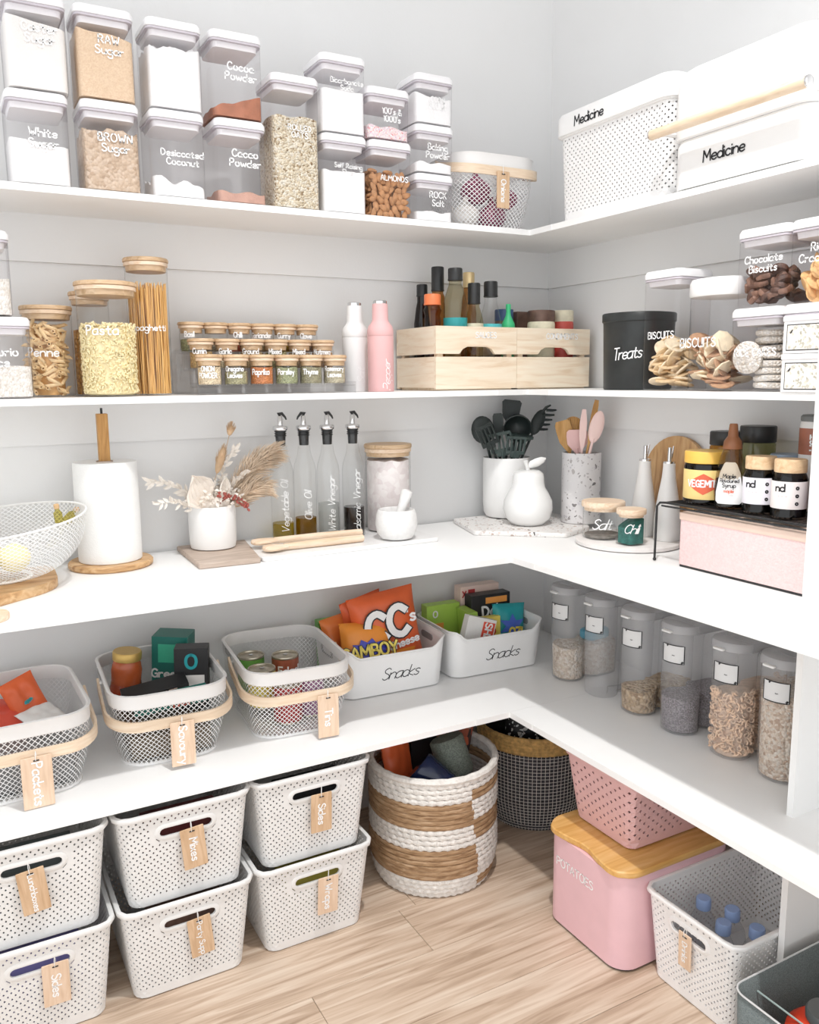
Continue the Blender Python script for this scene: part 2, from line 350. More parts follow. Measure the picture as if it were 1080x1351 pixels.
def ring(mb, path, prof, mi=0):
    """sweep: path = list of (x,y) closed loop, prof = list of (outward, z) closed profile"""
    n = len(path); L = []
    for (o_, z) in prof:
        l = []
        for i in range(n):
            a, b = path[i - 1], path[(i + 1) % n]; tx, ty = b[0] - a[0], b[1] - a[1]; q = math.hypot(tx, ty) or 1
            l.append((path[i][0] + ty / q * o_, path[i][1] - tx / q * o_, z))
        L.append(l)
    L.append(L[0]); return mb.loft(L, False, False, mi)
def stadium(w, h, n=6):
    r = h / 2; P = []
    for k in range(n + 1): a = -PI / 2 + PI * k / n; P.append((w / 2 - r + r * math.cos(a), r * math.sin(a)))
    for k in range(n + 1): a = PI / 2 + PI * k / n; P.append((-w / 2 + r + r * math.cos(a), r * math.sin(a)))
    return P
# ------------------------------------------------------------------ the room
m_floorb = M('floor_underlay', (.34, .25, .18), .9)
m_plank = wood('oak_plank', (.56, .425, .32), (.37, .26, .18), (.68, .56, .45), (1.3, 20, 20), .5, 2.6, .08)
fl = struct(MB().box(-3.2, .1, -3.2, .1, -.08, -.012).build('floor', m_floorb, smooth=0), 'pale oak plank floor')
pw = .182
pm = {}
for row in range(18):
    y1 = .02 - row * pw; x = -3.2 + RND.random() * .9 - .9
    if row == 3: x = -3.2 - .12
    while x < .1:
        L = 1.22; x0, x1 = max(x, -3.2), min(x + L, .1)
        if x1 - x0 > .05:
            k = round(x1 - x0, 2)
            o = MB().rbox(x1 - x0 - .001, pw - .001, .012, .001, .001, n=1).build('plank', m_plank, fl, ((x0 + x1) / 2, y1 - pw / 2, -.012), smooth=0)
        x += L
WB = .008
struct(MB().box(-3.2, .108, WB, .108, 0, 3.2).build('wall_back', m_wall, smooth=0), 'pale grey painted pantry wall behind the spice shelf')
struct(MB().box(WB, .108, -3.2, WB, 0, 3.2).build('wall_right', m_wall, smooth=0), 'pale grey painted pantry wall on the biscuit side')
struct(MB().box(-3.2, .108, -3.2, .108, 3.2, 3.26).build('ceiling', M('ceiling_paint', (.85, .85, .85), .9, var=.01, scale=3), smooth=0), 'white ceiling')
dl = thing('downlight', 'round recessed ceiling downlight above the pantry floor', 'downlight', (LIGHT[0], LIGHT[1], 3.2))
MB().lathe([(.06, 0), (.075, 0), (.078, -.004), (.062, -.008), (.058, -.002), (.06, 0)], 32, c0=False, c1=False).build('trim_ring', m_white, dl)
for n, (a, b) in enumerate(((1.692, 1.8062), (1.238, 1.3456))):
    mb = MB().box(-3.0, 0, -.004, WB, a, b)
    struct(mb.build('trim_%d' % (2 * n + 1), m_wall, smooth=0), 'painted batten under the %s shelf on the spice wall' % ('top', 'second')[n])
    mb = MB().box(-.004, WB, (-3.0, -1.285)[n], -.004, a, b)
    struct(mb.build('trim_%d' % (2 * n + 2), m_wall, smooth=0), 'painted batten under the %s shelf on the biscuit wall' % ('top', 'second')[n])
def shelf(name, label, cat, z, dl_, dr, gap=None):
    t = thing(name, label, cat, (0, 0, z)); T = .016
    MB().box(-3.0, 0, -dl_, .0, -T, 0).build('board', m_shelf, t, smooth=0)
    if gap:
        MB().box(-dr, 0, gap, -dl_ - .0006, -T, 0).build('board', m_shelf, t, smooth=0)
    else:
        MB().box(-dr, 0, -2.3, -dl_ - .0006, -T, 0).build('board', m_shelf, t, smooth=0)
    e = .0012
    MB().box(-dr - .11, -dr - e, -dl_ - e, -dl_, -T, 0).build('edge_joiner', m_edge, t, smooth=0)
    MB().box(-dr - e, -dr, -dl_ - .10, -dl_ - .0, -T, 0).build('edge_joiner', m_edge, t, smooth=0)
    return t
ZT, Z2, ZC, ZL = 1.8222, 1.3616, .9297, .4945
shelf('wall_shelf', 'white L-shaped top shelf carrying the sugar canisters and medicine boxes', 'shelf', ZT, .2725, .2846)
shelf('wall_shelf', 'white L-shaped middle shelf carrying pasta jars, spice jars and wooden crates', 'shelf', Z2, .2725, .2846, -1.2845)
shelf('worktop', 'deep white L-shaped worktop carrying paper towel, oils and pear ornament', 'worktop', ZC, .5583, .5463)
shelf('wall_shelf', 'deep white L-shaped low shelf carrying wire baskets and cereal containers', 'shelf', ZL, .551, .541)
def upright(label, x, z0, z1):
    t = thing('upright_panel', label, 'panel', (x / 2, -1.293, z0))
    MB().box(x / 2 + .001, -x / 2, -.0075, .0075, 0, z1 - z0).build('panel', m_shelf, t, smooth=0)
    MB().box(x / 2, x / 2 + .001, -.0075, .0075, 0, z1 - z0).build('edge_band', m_edge, t, smooth=0)
upright('white upright panel beside the pale pink box on the worktop', -.361, ZC, 1.8062)
upright('white upright panel beside the cereal containers under the worktop', -.3657, ZL, .9137)
upright('white upright panel standing on the floor behind the bottle basket', -.3654, 0, .4785)
# ------------------------------------------------------------------ square canisters
def canister(label, w, h, loc, rz, lines, th=.018, tz=None, stroke=.15, wd=None, name='food_canister', lidh=.026, cat='canister', ls=1.32, r=.016, plain_lid=False):
    t = thing(name, label, cat, loc, rz); d = wd or w
    b = .001
    bd = MB().loft([rr(w - .012, d - .012, r - .004, 5, b), rr(w - .002, d - .002, r, 5, .004), rr(w, d, r, 5, h * .5), rr(w, d, r, 5, h - lidh), rr(w - .014, d - .014, r - .004, 5, h - lidh + .001)], True, False); bd = bd.build('body', m_clear, t)
    MB().loft([rr(w - .016, d - .016, r - .003, 5, h - lidh - .012), rr(w - .013, d - .013, r - .003, 5, h - lidh + .001)]).build('lid_plug', m_plug, t)
    MB().loft([rr(w - .006, d - .006, r, 5, h - lidh + .0005), rr(w + .001, d + .001, r, 5, h - lidh + .001), rr(w + .001, d + .001, r, 5, h - lidh + .005), rr(w - .004, d - .004, r, 5, h - lidh + .0055)]).build('seal', m_gask, t)
    ld_ = MB().loft([rr(w - .002, d - .002, r, 5, h - lidh + .0055), rr(w + .004, d + .004, r + .002, 5, h - lidh + .007), rr(w + .004, d + .004, r + .002, 5, h - .008), rr(w - .004, d - .004, r, 5, h - .001), rr(w - .012, d - .012, r - .004, 5, h)]).build('lid', m_lid, t)
    for c_ in list(t.children):
        if c_.name.split('.')[0] in ('seal', 'lid_plug'): c_.parent = ld_
    if lines: lettering(bd, lines, th * .8, m_letw, (w * .06, -d / 2 - .0006, tz if tz else h * .5), stroke * 1.1, lead=ls)
    return t
def fill(name, label, cat, w, d, h, mat, loc, rz=0, amp=.006, slope=0, freq=30, kind='stuff', n=14, peak=0, rc=.014):
    """settled food: flat sides against the walls, uneven top"""
    mb = MB(); sd = RND.random() * 50; top = []
    for j in range(n + 1):
        for i in range(n + 1):
            x, y = (i / n - .5) * w, (j / n - .5) * d
            z = h + amp * noise.noise(Vector((x * freq + sd, y * freq, sd))) * 2 + slope * x / w + peak * (1 - 4 * (i / n - .5) ** 2)
            ex, ey = abs(x) - w / 2 + rc, abs(y) - d / 2 + rc
            if ex > 0 and ey > 0 and math.hypot(ex, ey) > rc: q = rc / math.hypot(ex, ey); x, y = math.copysign(w / 2 - rc + ex * q, x), math.copysign(d / 2 - rc + ey * q, y)
            top.append((x, y, max(z, .003)))
    mb.add(top, [(j * (n + 1) + i, j * (n + 1) + i + 1, (j + 1) * (n + 1) + i + 1, (j + 1) * (n + 1) + i) for j in range(n) for i in range(n)])
    per = [i for i in range(n)] + [j * (n + 1) + n for j in range(n)] + [n * (n + 1) + n - i for i in range(n)] + [(n - j) * (n + 1) for j in range(n)]
    m = len(per); b = len(mb.v); mb.v += [(top[k][0], top[k][1], 0) for k in per]
    for i in range(m): mb.f.append((b + i, b + (i + 1) % m, per[(i + 1) % m], per[i])); mb.mi.append(0)
    mb.f.append(tuple(b + i for i in range(m - 1, -1, -1))); mb.mi.append(0)
    return tag(mb.build(name, mat, None, loc, rz, 50), label, cat, kind=kind)
def fillr(name, label, cat, r, h, mat, loc, amp=.004, n=20, kind='stuff', slope=0):
    mb = MB(); sd = RND.random() * 50
    L = [circ(r * .96, n, 0), circ(r, n, .003)]
    def zz(x, y): return max(.004, h + amp * 2 * noise.noise(Vector((x * 40 + sd, y * 40, sd))) + slope * x / r)
    for q in (1, .7, .4, .05): L.append([(x, y, zz(x, y)) for (x, y, _) in circ(r * q, n)])
    mb.loft(L); return tag(mb.build(name, mat, None, loc, 0, 50), label, cat, kind=kind)
m_sugar = M('white_sugar', (.87, .86, .85), .8, var=.02, bump=.3, bscale=500)
m_cast = M('caster_sugar', (.86, .84, .81), .8, var=.02, bump=.3, bscale=500)
m_raw = grains('raw_sugar', [(0, (.70, .50, .33)), (1, (.80, .62, .44))], 420, bump=.3)
m_brown = grains('brown_sugar', [(0, (.50, .36, .25)), (.5, (.62, .47, .34)), (1, (.68, .54, .42))], 130, bump=.7, dist=.006)
m_flour = M('flour', (.90, .90, .90), .9, var=.01, bump=.4, bscale=120)
m_cocoa = M('cocoa', (.42, .17, .10), .9, var=.15, scale=60, bump=.3)
m_cacao = M('cacao', (.55, .33, .26), .9, var=.1, scale=60, bump=.3)
m_oats = grains('oats', [(0, (.34, .22, .11)), (.18, (.72, .60, .42)), (.6, (.84, .75, .58)), (1, (.90, .84, .72))], 190, bump=.9, dist=.008)
m_hund = grains('sprinkles', [(0, (.85, .3, .3)), (.2, (.9, .75, .75)), (.5, (.9, .85, .85)), (.8, (.8, .6, .7)), (1, (.95, .9, .8))], 300)
m_rice = grains('rice_grains', [(0, (.74, .68, .60)), (.4, (.84, .80, .74)), (1, (.90, .87, .83))], 260, bump=.8, sc=(1, 1, .6))
m_alm = M('almond_skin', (.50, .25, .11), .6, var=.2, scale=90, bump=.5)
CW = .1245; CY = -.262 + CW / 2
def sugar(x, z, label, lines, fname, flabel, fcat, fmat, fh, h=.195, amp=.004, slope=0, peak=0, th=.021, tz=None, freq=30, w=CW):
    canister(label, w, h, (x, CY, z), 0, lines, th, tz)
    if fmat: fill(fname, flabel, fcat, w - .005, w - .005, fh, fmat, (x, CY, z + .004), amp=amp, slope=slope, peak=peak, freq=freq)
z0 = ZT + .0005; z1 = z0 + .1955
sugar(-1.596, z0, 'clear canister lettered White Sugar with smooth white lid', ['White', 'Sugar'], 'white_sugar', 'white sugar half filling the White Sugar canister', 'sugar', m_sugar, .085, slope=-.012, amp=.0015, tz=.098)
sugar(-1.445, z0, 'clear canister lettered Brown Sugar packed with lumpy brown sugar', ['BROWN', 'Sugar'], 'brown_sugar', 'clumped brown sugar in the Brown Sugar canister', 'sugar', m_brown, .128, amp=.007, freq=50, tz=.105)
sugar(-1.295, z0, 'clear canister lettered Desiccated Coconut with a little coconut left', ['Desiccated', 'Coconut'], 'desiccated_coconut', 'white desiccated coconut heaped in the Coconut canister', 'coconut', m_flour, .035, amp=.01, slope=-.01, th=.018, tz=.09)
sugar(-1.143, z0, 'clear canister lettered Cacao Powder, dusted brown inside and nearly empty', ['Cacao', 'Powder'], 'cacao_powder', 'thin layer of cacao powder in the Cacao canister', 'cocoa', m_cacao, .022, amp=.004, tz=.105)
sugar(-1.588, z1, 'clear canister lettered Caster Sugar stacked on the White Sugar one', ['Caster', 'Sugar'], 'caster_sugar', 'cream caster sugar filling the Caster Sugar canister', 'sugar', m_cast, .135, slope=-.016, amp=.001, tz=.115)
sugar(-1.446, z1, 'clear canister lettered Raw Sugar full of golden raw sugar', ['RAW', 'Sugar'], 'raw_sugar', 'golden raw sugar in the Raw Sugar canister', 'sugar', m_raw, .134, slope=-.012, amp=.003, tz=.115)
sugar(-1.293, z1, 'clear unlettered canister full of icing sugar on the Coconut one', None, 'icing_sugar', 'white icing sugar with a rough top in the unlettered canister', 'sugar', m_flour, .13, amp=.006, freq=60)
sugar(-1.146, z1, 'clear canister lettered Cocoa Powder stacked on the Cacao one', ['Cocoa', 'Powder'], 'cocoa_powder', 'slanting heap of dark cocoa in the Cocoa canister', 'cocoa', m_cocoa, .035, slope=.03, amp=.004, tz=.105)
sugar(-.999, z0, 'tall clear canister of rolled oats with faint lettering', ['ROLLED', 'OATS'], 'rolled_oats', 'rolled oats filling the tall canister', 'oats', m_oats, .215, h=.318, amp=.003, tz=.185, th=.016)
sugar(-.867, z0, 'clear canister lettered Self Raising flour beside the oats', ['Self Raising', 'Flour'], 'self_raising_flour', 'white flour in the Self Raising canister', 'flour', m_flour, .1, amp=.004, tz=.11, th=.014)
sugar(-.867, z1, 'clear canister lettered Bicarbonate Soda stacked beside the oats', ['Bicarbonate', 'Soda'], 'bicarbonate', 'white bicarbonate powder in the Bicarbonate canister', 'powder', m_flour, .1, h=.19, amp=.002, tz=.118, th=.015)
sugar(-.733, z0, 'clear canister lettered Almonds full of whole almonds', ['ALMONDS'], None, None, None, None, 0, tz=.1, th=.017)
sugar(-.738, z1, "short clear canister lettered 100's and 1000's on the almond one", ["100's &", "1000's"], 'cake_sprinkles', 'pale pink sprinkles in the small canister', 'sprinkles', m_hund, .028, h=.13, amp=.003, tz=.062, th=.018)
zr = .1265
sugar(-.596, z0, 'short clear canister lettered Rock Salt, lowest of three', ['ROCK', 'Salt'], 'rock_salt', 'white rock salt in the Rock Salt canister', 'salt', m_flour, .024, h=.126, tz=.06, th=.02, w=.118)
sugar(-.596, z0 + zr, 'short clear canister lettered Baking Powder, between two others', ['Baking', 'Powder'], 'baking_powder', 'white baking powder at the bottom of its canister', 'powder', m_flour, .022, h=.126, tz=.058, th=.02, w=.118)
sugar(-.596, z0 + 2 * zr, 'short clear canister of corn flour, topmost of three', ['CORN', 'FLOUR'], 'corn_flour', 'white corn flour filling the topmost short canister', 'flour', m_flour, .068, h=.128, slope=-.012, tz=.055, th=.016, w=.118)
# almonds: a dim core and whole nuts against the walls that show
ax, ay, az = -.733, CY, z0 + .004
alm0 = MB().ell(.0088, .0062, .0145, n=8, m=6)
for i, v in enumerate(alm0.v): alm0.v[i] = (v[0] * (1 - v[2] * 19), v[1], v[2])
alm = None
def almond(p, e):
    global alm
    if alm is None: alm = tag(alm0.build('almond', m_alm), 'whole brown almond inside the Almonds canister', 'almond', 'almonds in the canister'); o = alm
    else: o = alm.copy(); COL.objects.link(o)
    o.location = p; o.rotation_euler = e
for j in range(7):
    for i in range(6):
        almond((ax - .046 + i * .0184 + RND.uniform(-.004, .004) + (.004 if j % 2 else -.004), ay - .05 + RND.uniform(0, .006), az + .009 + j * .0155 + RND.uniform(-.004, .004)), (RND.uniform(-.3, .3), RND.uniform(0, 6.3), RND.uniform(-.5, .5)))
    for i in range(5):
        almond((ax - .05 + RND.uniform(0, .006), ay - .032 + i * .019 + RND.uniform(-.004, .004), az + .009 + j * .0155 + RND.uniform(-.004, .004)), (RND.uniform(0, 6.3), RND.uniform(-.3, .3), RND.uniform(-.3, .3) + PI / 2))
for k in range(22): almond((ax + RND.uniform(-.045, .05), ay + RND.uniform(-.04, .045), az + .116 + RND.uniform(-.004, .005)), (RND.uniform(1.2, 1.9), RND.uniform(-.3, .3), RND.uniform(0, 6.3)))
fill('almond_heap', 'inner mass of almonds in the Almonds canister', 'almonds', .085, .085, .108, m_alm, (ax + .004, ay + .004, az), amp=.004)
# dusty film inside the cacao and cocoa canisters
# ------------------------------------------------------------------ wire mesh baskets with bent wood handles
m_wire = M('white_wire', (.80, .80, .80), .45, var=.02)
m_wireg = M('grey_wire', (.46, .45, .44), .5, var=.05)
def mesh_basket(name, label, loc, rz, w, d, h, tw, td, wire, drop=.035, nu=180, nv=24):
    """w,d at the rim, tw,td at the base"""
    t = thing(name, label, 'basket', loc, rz)
    def S(u, v):
        q = math.sin(min(v * 1.25, 1) * PI / 2) * .75 + .25 * v; ww, dd = tw + (w - tw) * q, td + (d - td) * q
        x, y = rrpoint(ww, dd, .06, u); return (x, y, .004 + (h - .03) * v)
    perfo(MB(), S, nu, nv, .80).build('mesh_side', wire, t, smooth=0)
    mb = MB(); nb = 15
    def B(u, v): return ((u - .5) * (tw - .03), (v - .5) * (td - .03), .004)
    perfo(mb, B, 20, 26, .78, closed=False).build('mesh_base', wire, t, smooth=0)
    P = [rrpoint(w, d, .065, k / 56) for k in range(56)]
    ring(MB(), P, [(.001, h - .034), (.003, h - .032), (.0035, h - .003), (.006, h), (.001, h + .002), (-.003, h), (-.0015, h - .03)]).build('rim_band', m_white, t)
    P = [rrpoint(tw, td, .055, k / 48) for k in range(48)]
    ring(MB(), P, [(.003, 0), (.003, .006), (-.003, .007), (-.003, 0)]).build('base_ring', m_white, t)
    # bent handle lying against the front, pivoted at the sides
    P = []; hw, hd = w / 2 + .013, d / 2 + .014
    for k in range(41):
        u = .25 + .5 * k / 40; x, y = rrpoint(2 * hw, 2 * hd, .075, u); P.append((x, y))
    L = []
    for i, (x, y) in enumerate(P):
        f = max(0, min(1, -y / hd)); z = h - .018 - drop * (f ** .7)
        a = P[max(i - 1, 0)]; b = P[min(i + 1, 40)]; tx, ty = b[0] - a[0], b[1] - a[1]; q = math.hypot(tx, ty); nx, ny = ty / q, -tx / q; o_ = .0028; hh = .0125
        L.append([(x + nx * o_, y + ny * o_, z - hh), (x + nx * o_, y + ny * o_, z + hh), (x - nx * o_, y - ny * o_, z + hh), (x - nx * o_, y - ny * o_, z - hh)])
    MB().loft(L).build('handle', m_hand, t, smooth=30)
    for sx in (-1, 1):
        MB().lathe([(.006, 0), (.006, .012), (.003, .014)], 10).xf(Matrix.Translation((sx * (w / 2 + .002), 0, h - .018)) @ Matrix.Rotation(sx * PI / 2, 4, 'Y')).build('pivot', m_chrome, t)
        MB().rbox(.002, .07, .012, .001, .0005, cx=sx * (w / 2 + .0045), cy=d * .14, z0=h - .02).build('handle_clip', m_wireg, t)
    return t
def wood_tag(label, text, loc, rz, lean=0, mat=None, w=.055, h=.105, string=.016, th=.019, skew=0):
    """hanging plywood tag; loc is the top of its string"""
    t = thing('wooden_tag', label, 'tag', loc, (lean, skew, rz), 'wooden name tags hung on the bins and baskets')
    mb = MB().rbox(w, h, .003, .002, .0006, n=2)
    mb.xf(Matrix.Translation((0, -.0, -string - h / 2)) @ Matrix.Rotation(PI / 2, 4, 'X')); tb = mb.build('tag_board', mat or m_tag, t)
    MB().tube([(-.001, -.004, -string - .008), (-.0015, -.0045, -string * .5), (0, -.002, .004), (.0015, .001, -string * .5), (.001, 0.0005, -string - .008)], .0008, 5).build('string', m_white, t)
    MB().rbox(.012, .0012, .003, .001, .0003, cy=-.0034, z0=-string - .0095).build('slot', m_black, tb)
    if text: th = min(th, .86 * h * 7 / _strokes(text, 1.3)[1])
    if text: lettering(tb, text, th, m_letw, (0, -.0036, -string - h * .53), .17, rot=-PI / 2, gap=1.3)
    return t
m_onion = M('red_onion_skin', (.30, .06, .13), .35, var=.3, scale=50)
m_garlic = M('garlic_skin', (.84, .80, .76), .6, var=.08, scale=40)
mesh_basket('wire_basket', 'white wire basket of onions and garlic at the end of the top shelf', (-.375, -.142, ZT + .0005), -.03, .27, .23, .2, .225, .185, m_wire, drop=.03, nu=112, nv=28)
tg = wood_tag('pale wooden tag on the onion basket', 'Onions', (-.385, -.2765, ZT + .163), -.03, w=.042, h=.1, string=.012, th=.016)
def bulb(name, label, cat, r, loc, mat, neck=.35, grp=None):
    o = MB().lathe([(.002, -r * .82), (r * .45, -r * .78), (r * .85, -r * .45), (r, 0), (r * .9, r * .4), (r * .55, r * .72), (r * .2, r * .95), (r * .1, r * (1 + neck)), (.002, r * (1.02 + neck))], 16, mod=lambda u, z: .03 * r * math.sin(u * 2 * PI * 6)).build(name, mat, None, loc)
    return tag(o, label, cat, grp)
zz = ZT + .006
bulb('garlic_bulb', 'white garlic bulb at the left of the onion basket', 'garlic', .042, (-.44, -.165, zz + .036), m_garlic)
bulb('garlic_bulb', 'white garlic bulb lying behind in the onion basket', 'garlic', .036, (-.43, -.082, zz + .03), m_garlic)
bulb('red_onion', 'dark red onion showing high in the wire basket', 'onion', .045, (-.395, -.15, zz + .112), m_onion)
bulb('red_onion', 'red onion in the wire basket behind its tag', 'onion', .045, (-.35, -.165, zz + .038), m_onion)
bulb('brown_onion', 'reddish brown onion at the wall side of the wire basket', 'onion', .037, (-.307, -.09, zz + .034), M('brown_onion_skin', (.45, .2, .12), .4, var=.25, scale=50))
bulb('red_onion', 'small red onion by the tag side of the wire basket', 'onion', .034, (-.302, -.175, zz + .092), m_onion)
# ------------------------------------------------------------------ medicine boxes
def perf_bin(name, label, loc, rz, w, d, h, tw, td, mat, s=.36, nu=150, nv=26, slot=None, r=.03, grp=None, cat='bin', lip=.008, vlo=.1, vhi=.94, wall=.002, rimh=.012):
    t = thing(name, label, cat, loc, rz, grp)
    def S(u, v):
        x, y = rrpoint(tw + (w - tw) * v, td + (d - td) * v, r, u); return (x, y, .002 + (h - .004) * v)
    sk = None
    if slot:
        sw, sh, sz = slot
        def sk(u, v):
            p = S(u, v)
            return p[1] < 0 and abs(u - .5) < .2 and abs(p[0]) < sw / 2 + .003 and abs(p[2] - sz) < sh / 2 + .003
    pl = lambda u, v: v < vlo or v > vhi or (slot and abs(u - .5) < .2 and abs(S(u, v)[0]) < slot[0] / 2 + .018 and abs(S(u, v)[2] - slot[2]) < slot[1] / 2 + .016)
    mb = perfo(MB(), S, nu, nv, s, skip=sk, plain=pl)
    b = MB(); b.v, b.f, b.mi = mb.v, mb.f, mb.mi
    solid(b.build('perforated_wall', mat, t, smooth=0), wall)
    MB().loft([rr(tw - .004, td - .004, r, 5, .0), rr(tw, td, r, 5, .003), rr(tw - .005, td - .005, r, 5, .0045)]).build('base', mat, t)
    P = [rrpoint(w, d, r, k / 64) for k in range(64)]
    ring(MB(), P, [(-.003, h - rimh), (.001, h - rimh), (lip * .75, h - rimh * .85), (lip, h - rimh * .35), (lip * .8, h), (0, h + .0015), (-.003, h), (-.003, h - rimh)]).build('rim', mat, t)
    if slot:
        A, B_ = stadium(sw, sh), stadium(sw + .022, sh + .022); v = slot[2] / h
        yb = -(td + (d - td) * v) / 2; sl = -(d - td) / 2 / h
        L = []
        for (Q, dy) in ((A, .004), (A, -.0025), ([((a[0] + b_[0]) / 2, (a[1] + b_[1]) / 2) for a, b_ in zip(A, B_)], -.0032), (B_, -.0006), (B_, .001)):
            L.append([(x, yb + dy + sl * z, slot[2] + z) for (x, z) in Q])
        MB().loft(L, False, False).build('handle_slot', mat, t)
    return t
mb1 = perf_bin('storage_box', 'white perforated box with plain band lid lettered Medicine', (-.142, -.583, ZT + .0005), -PI / 2, .42, .25, .235, .405, .235, m_white, .34, 150, 28, r=.03, cat='storage box', vhi=.99)
MB().loft([rr(.422, .255, .03, 5, .225), rr(.435, .275, .035, 5, .228), rr(.435, .275, .035, 5, .275), rr(.425, .265, .035, 5, .283), rr(.40, .23, .03, 5, .286)]).build('lid', m_white, mb1)
lettering([c_ for c_ in mb1.children if c_.name.startswith('lid')][0], 'Medicine', .024, m_letk, (-.07, -.1385, .252), .15, gap=1.1)
def bread_bin():
    t = thing('bread_bin', 'white metal bread bin with wooden handle bar lettered Medicine', 'storage box', (-.148, -.995, ZT + .0005), -PI / 2)
    MB().loft([rr(.35, .245, .03, 6, .0), rr(.352, .247, .03, 6, .004)]).build('base_seal', m_black, t)
    MB().loft([rr(.366, .262, .035, 6, .004), rr(.368, .264, .035, 6, .01), rr(.368, .264, .035, 6, .1), rr(.36, .256, .035, 6, .112), rr(.34, .24, .03, 6, .113)]).build('body', m_white, t)
    L = []
    for z, g in ((.113, -.006), (.116, .002), (.215, .002), (.245, -.004), (.262, -.018), (.27, -.04)):
        L.append(rr(.376 + g, .27 + g, .04, 6, z))
    MB().loft(L).build('lid', m_white, t)
    MB().tube([(-.205, -.176, .132), (.205, -.176, .132)], .0115, 14).build('handle_bar', m_hand, t)
    for sx in (-1, 1):
        MB().tube([(sx * .187, -.1, .134), (sx * .191, -.15, .134), (sx * .191, -.172, .132)], .006, 8).build('handle_arm', m_white, t)
        MB().lathe([(.0125, 0), (.0125, .004), (.01, .006)], 14).xf(Matrix.Translation((sx * .204, -.176, .132)) @ Matrix.Rotation(sx * PI / 2, 4, 'Y')).build('handle_cap', m_chrome, t)
    lettering(t, 'Medicine', .024, m_letk, (-.03, -.1335, .062), .15, gap=1.1)
bread_bin()
# ------------------------------------------------------------------ middle shelf: pasta jars
m_lidw2 = m_lidw
def glass_jar(label, r, h, loc, lines, th=.018, tz=None, lid=.02, n=28, name='glass_jar', script=False, fz=-.5, lidmat=None, stroke=.15):
    """straight glass jar with a stepped wooden lid; fz turns the lettering towards the room"""
    t = thing(name, label, 'jar', loc)
    bd = MB().lathe([(r * .9, .001), (r * .98, .004), (r, .01), (r, h - lid), (r - .003, h - lid + .001)], n, c1=False).build('body', m_glass, t)
    ld_ = MB().lathe([(r + .002, h - lid * .5), (r + .004, h - lid * .45), (r + .004, h - .003), (r + .002, h), (r * .5, h)], n).build('lid', lidmat or m_lidw, t)
    MB().lathe([(r - .003, h - lid - .012), (r - .002, h - lid)], n).build('lid_plug', lidmat or m_lidw, ld_)
    MB().lathe([(r - .002, h - lid), (r + .002, h - lid + .001), (r + .002, h - lid * .55), (r - .0005, h - lid * .5)], n).build('lid_seal', m_palew, ld_)
    if lines: lettering(bd, lines, th, m_letw, (0, 0, tz or h * .5), .12 if script else stroke, .3 if script else 0, wrap=r + .0007, fz=fz)
    return t
m_penne = M('durum_pasta', (.80, .48, .20), .55, var=.12, scale=60)
m_pennep = M('pale_pasta', (.84, .62, .36), .55, var=.12, scale=60)
m_spag = wood('spaghetti_strand', (.80, .46, .14), (.60, .30, .08), (.86, .56, .24), (180, 180, 2), .5, 2.2, .3)
m_mac = grains('small_pasta', [(0, (.60, .42, .16)), (.25, (.84, .68, .34)), (1, (.90, .80, .52))], 110, bump=.9, dist=.01)
m_mustard = grains('amber_pasta', [(0, (.46, .20, .04)), (.5, (.70, .36, .09)), (1, (.78, .46, .16))], 120, bump=.9, dist=.01)
zs = Z2 + .0005
# penne
px_, py_, pr_ = -1.592, -.094, .056
glass_jar('glass jar lettered Penne with wooden lid, packed with penne', pr_, .215, (px_, py_, zs), 'Penne', .02, .105, fz=-.35)
fillr('penne_heap', 'inner mass of penne in the Penne jar', 'pasta', .033, .155, m_penne, (px_, py_, zs + .004), .006)
def penne_mesh():
    mb = MB(); n = 8; L = []
    for (r, z, c) in ((.0044, -.016, 1), (.0044, .016, 1), (.0028, .016, 1), (.0028, -.016, 1)):
        L.append([(r * math.cos(2 * PI * k / n), r * math.sin(2 * PI * k / n), z + r * math.cos(2 * PI * k / n)) for k in range(n)])
    L.append(L[0]); return mb.loft(L, False, False)
pn = None
for k in range(130):
    a = -2.1 + RND.uniform(-1.5, 1.5); q = pr_ - .0125 - RND.uniform(0, .007); z = .014 + .158 * ((k * .618) % 1)
    if k > 116: q = RND.uniform(0, .04); z = RND.uniform(.155, .172)
    p = (px_ + q * math.cos(a), py_ + q * math.sin(a), zs + z)
    if pn is None: pn = tag(penne_mesh().build('penne_tube', m_pennep), 'short tube of penne pasta inside the Penne jar', 'pasta', 'penne in the jar'); o = pn
    else: o = pn.copy(); COL.objects.link(o)
    o.location = p; tz_ = RND.choice((PI / 2, 1.2, 1.9, .7, 2.4)) + RND.uniform(-.2, .2)
    o.rotation_euler = (0, tz_, a + PI / 2 + RND.uniform(-.2, .2)) if k % 3 else (0, PI / 2 + RND.uniform(-.2, .2), a + RND.uniform(-.3, .3))
glass_jar('glass jar of amber pasta with wooden lid behind the Pasta jar', .045, .255, (-1.486, -.06, zs), None)
fillr('amber_pasta', 'amber dried pasta in the jar behind the Pasta jar', 'pasta', .042, .155, m_mustard, (-1.486, -.06, zs + .004), .005)
glass_jar('glass jar lettered Pasta half full of small pale macaroni', .067, .265, (-1.470, -.203, zs), 'Pasta', .021, .152, fz=-.38)
mb = MB().lathe([(.05, 0), (.0575, .003), (.058, .15), (.04, .157), (0, .158)], 24)
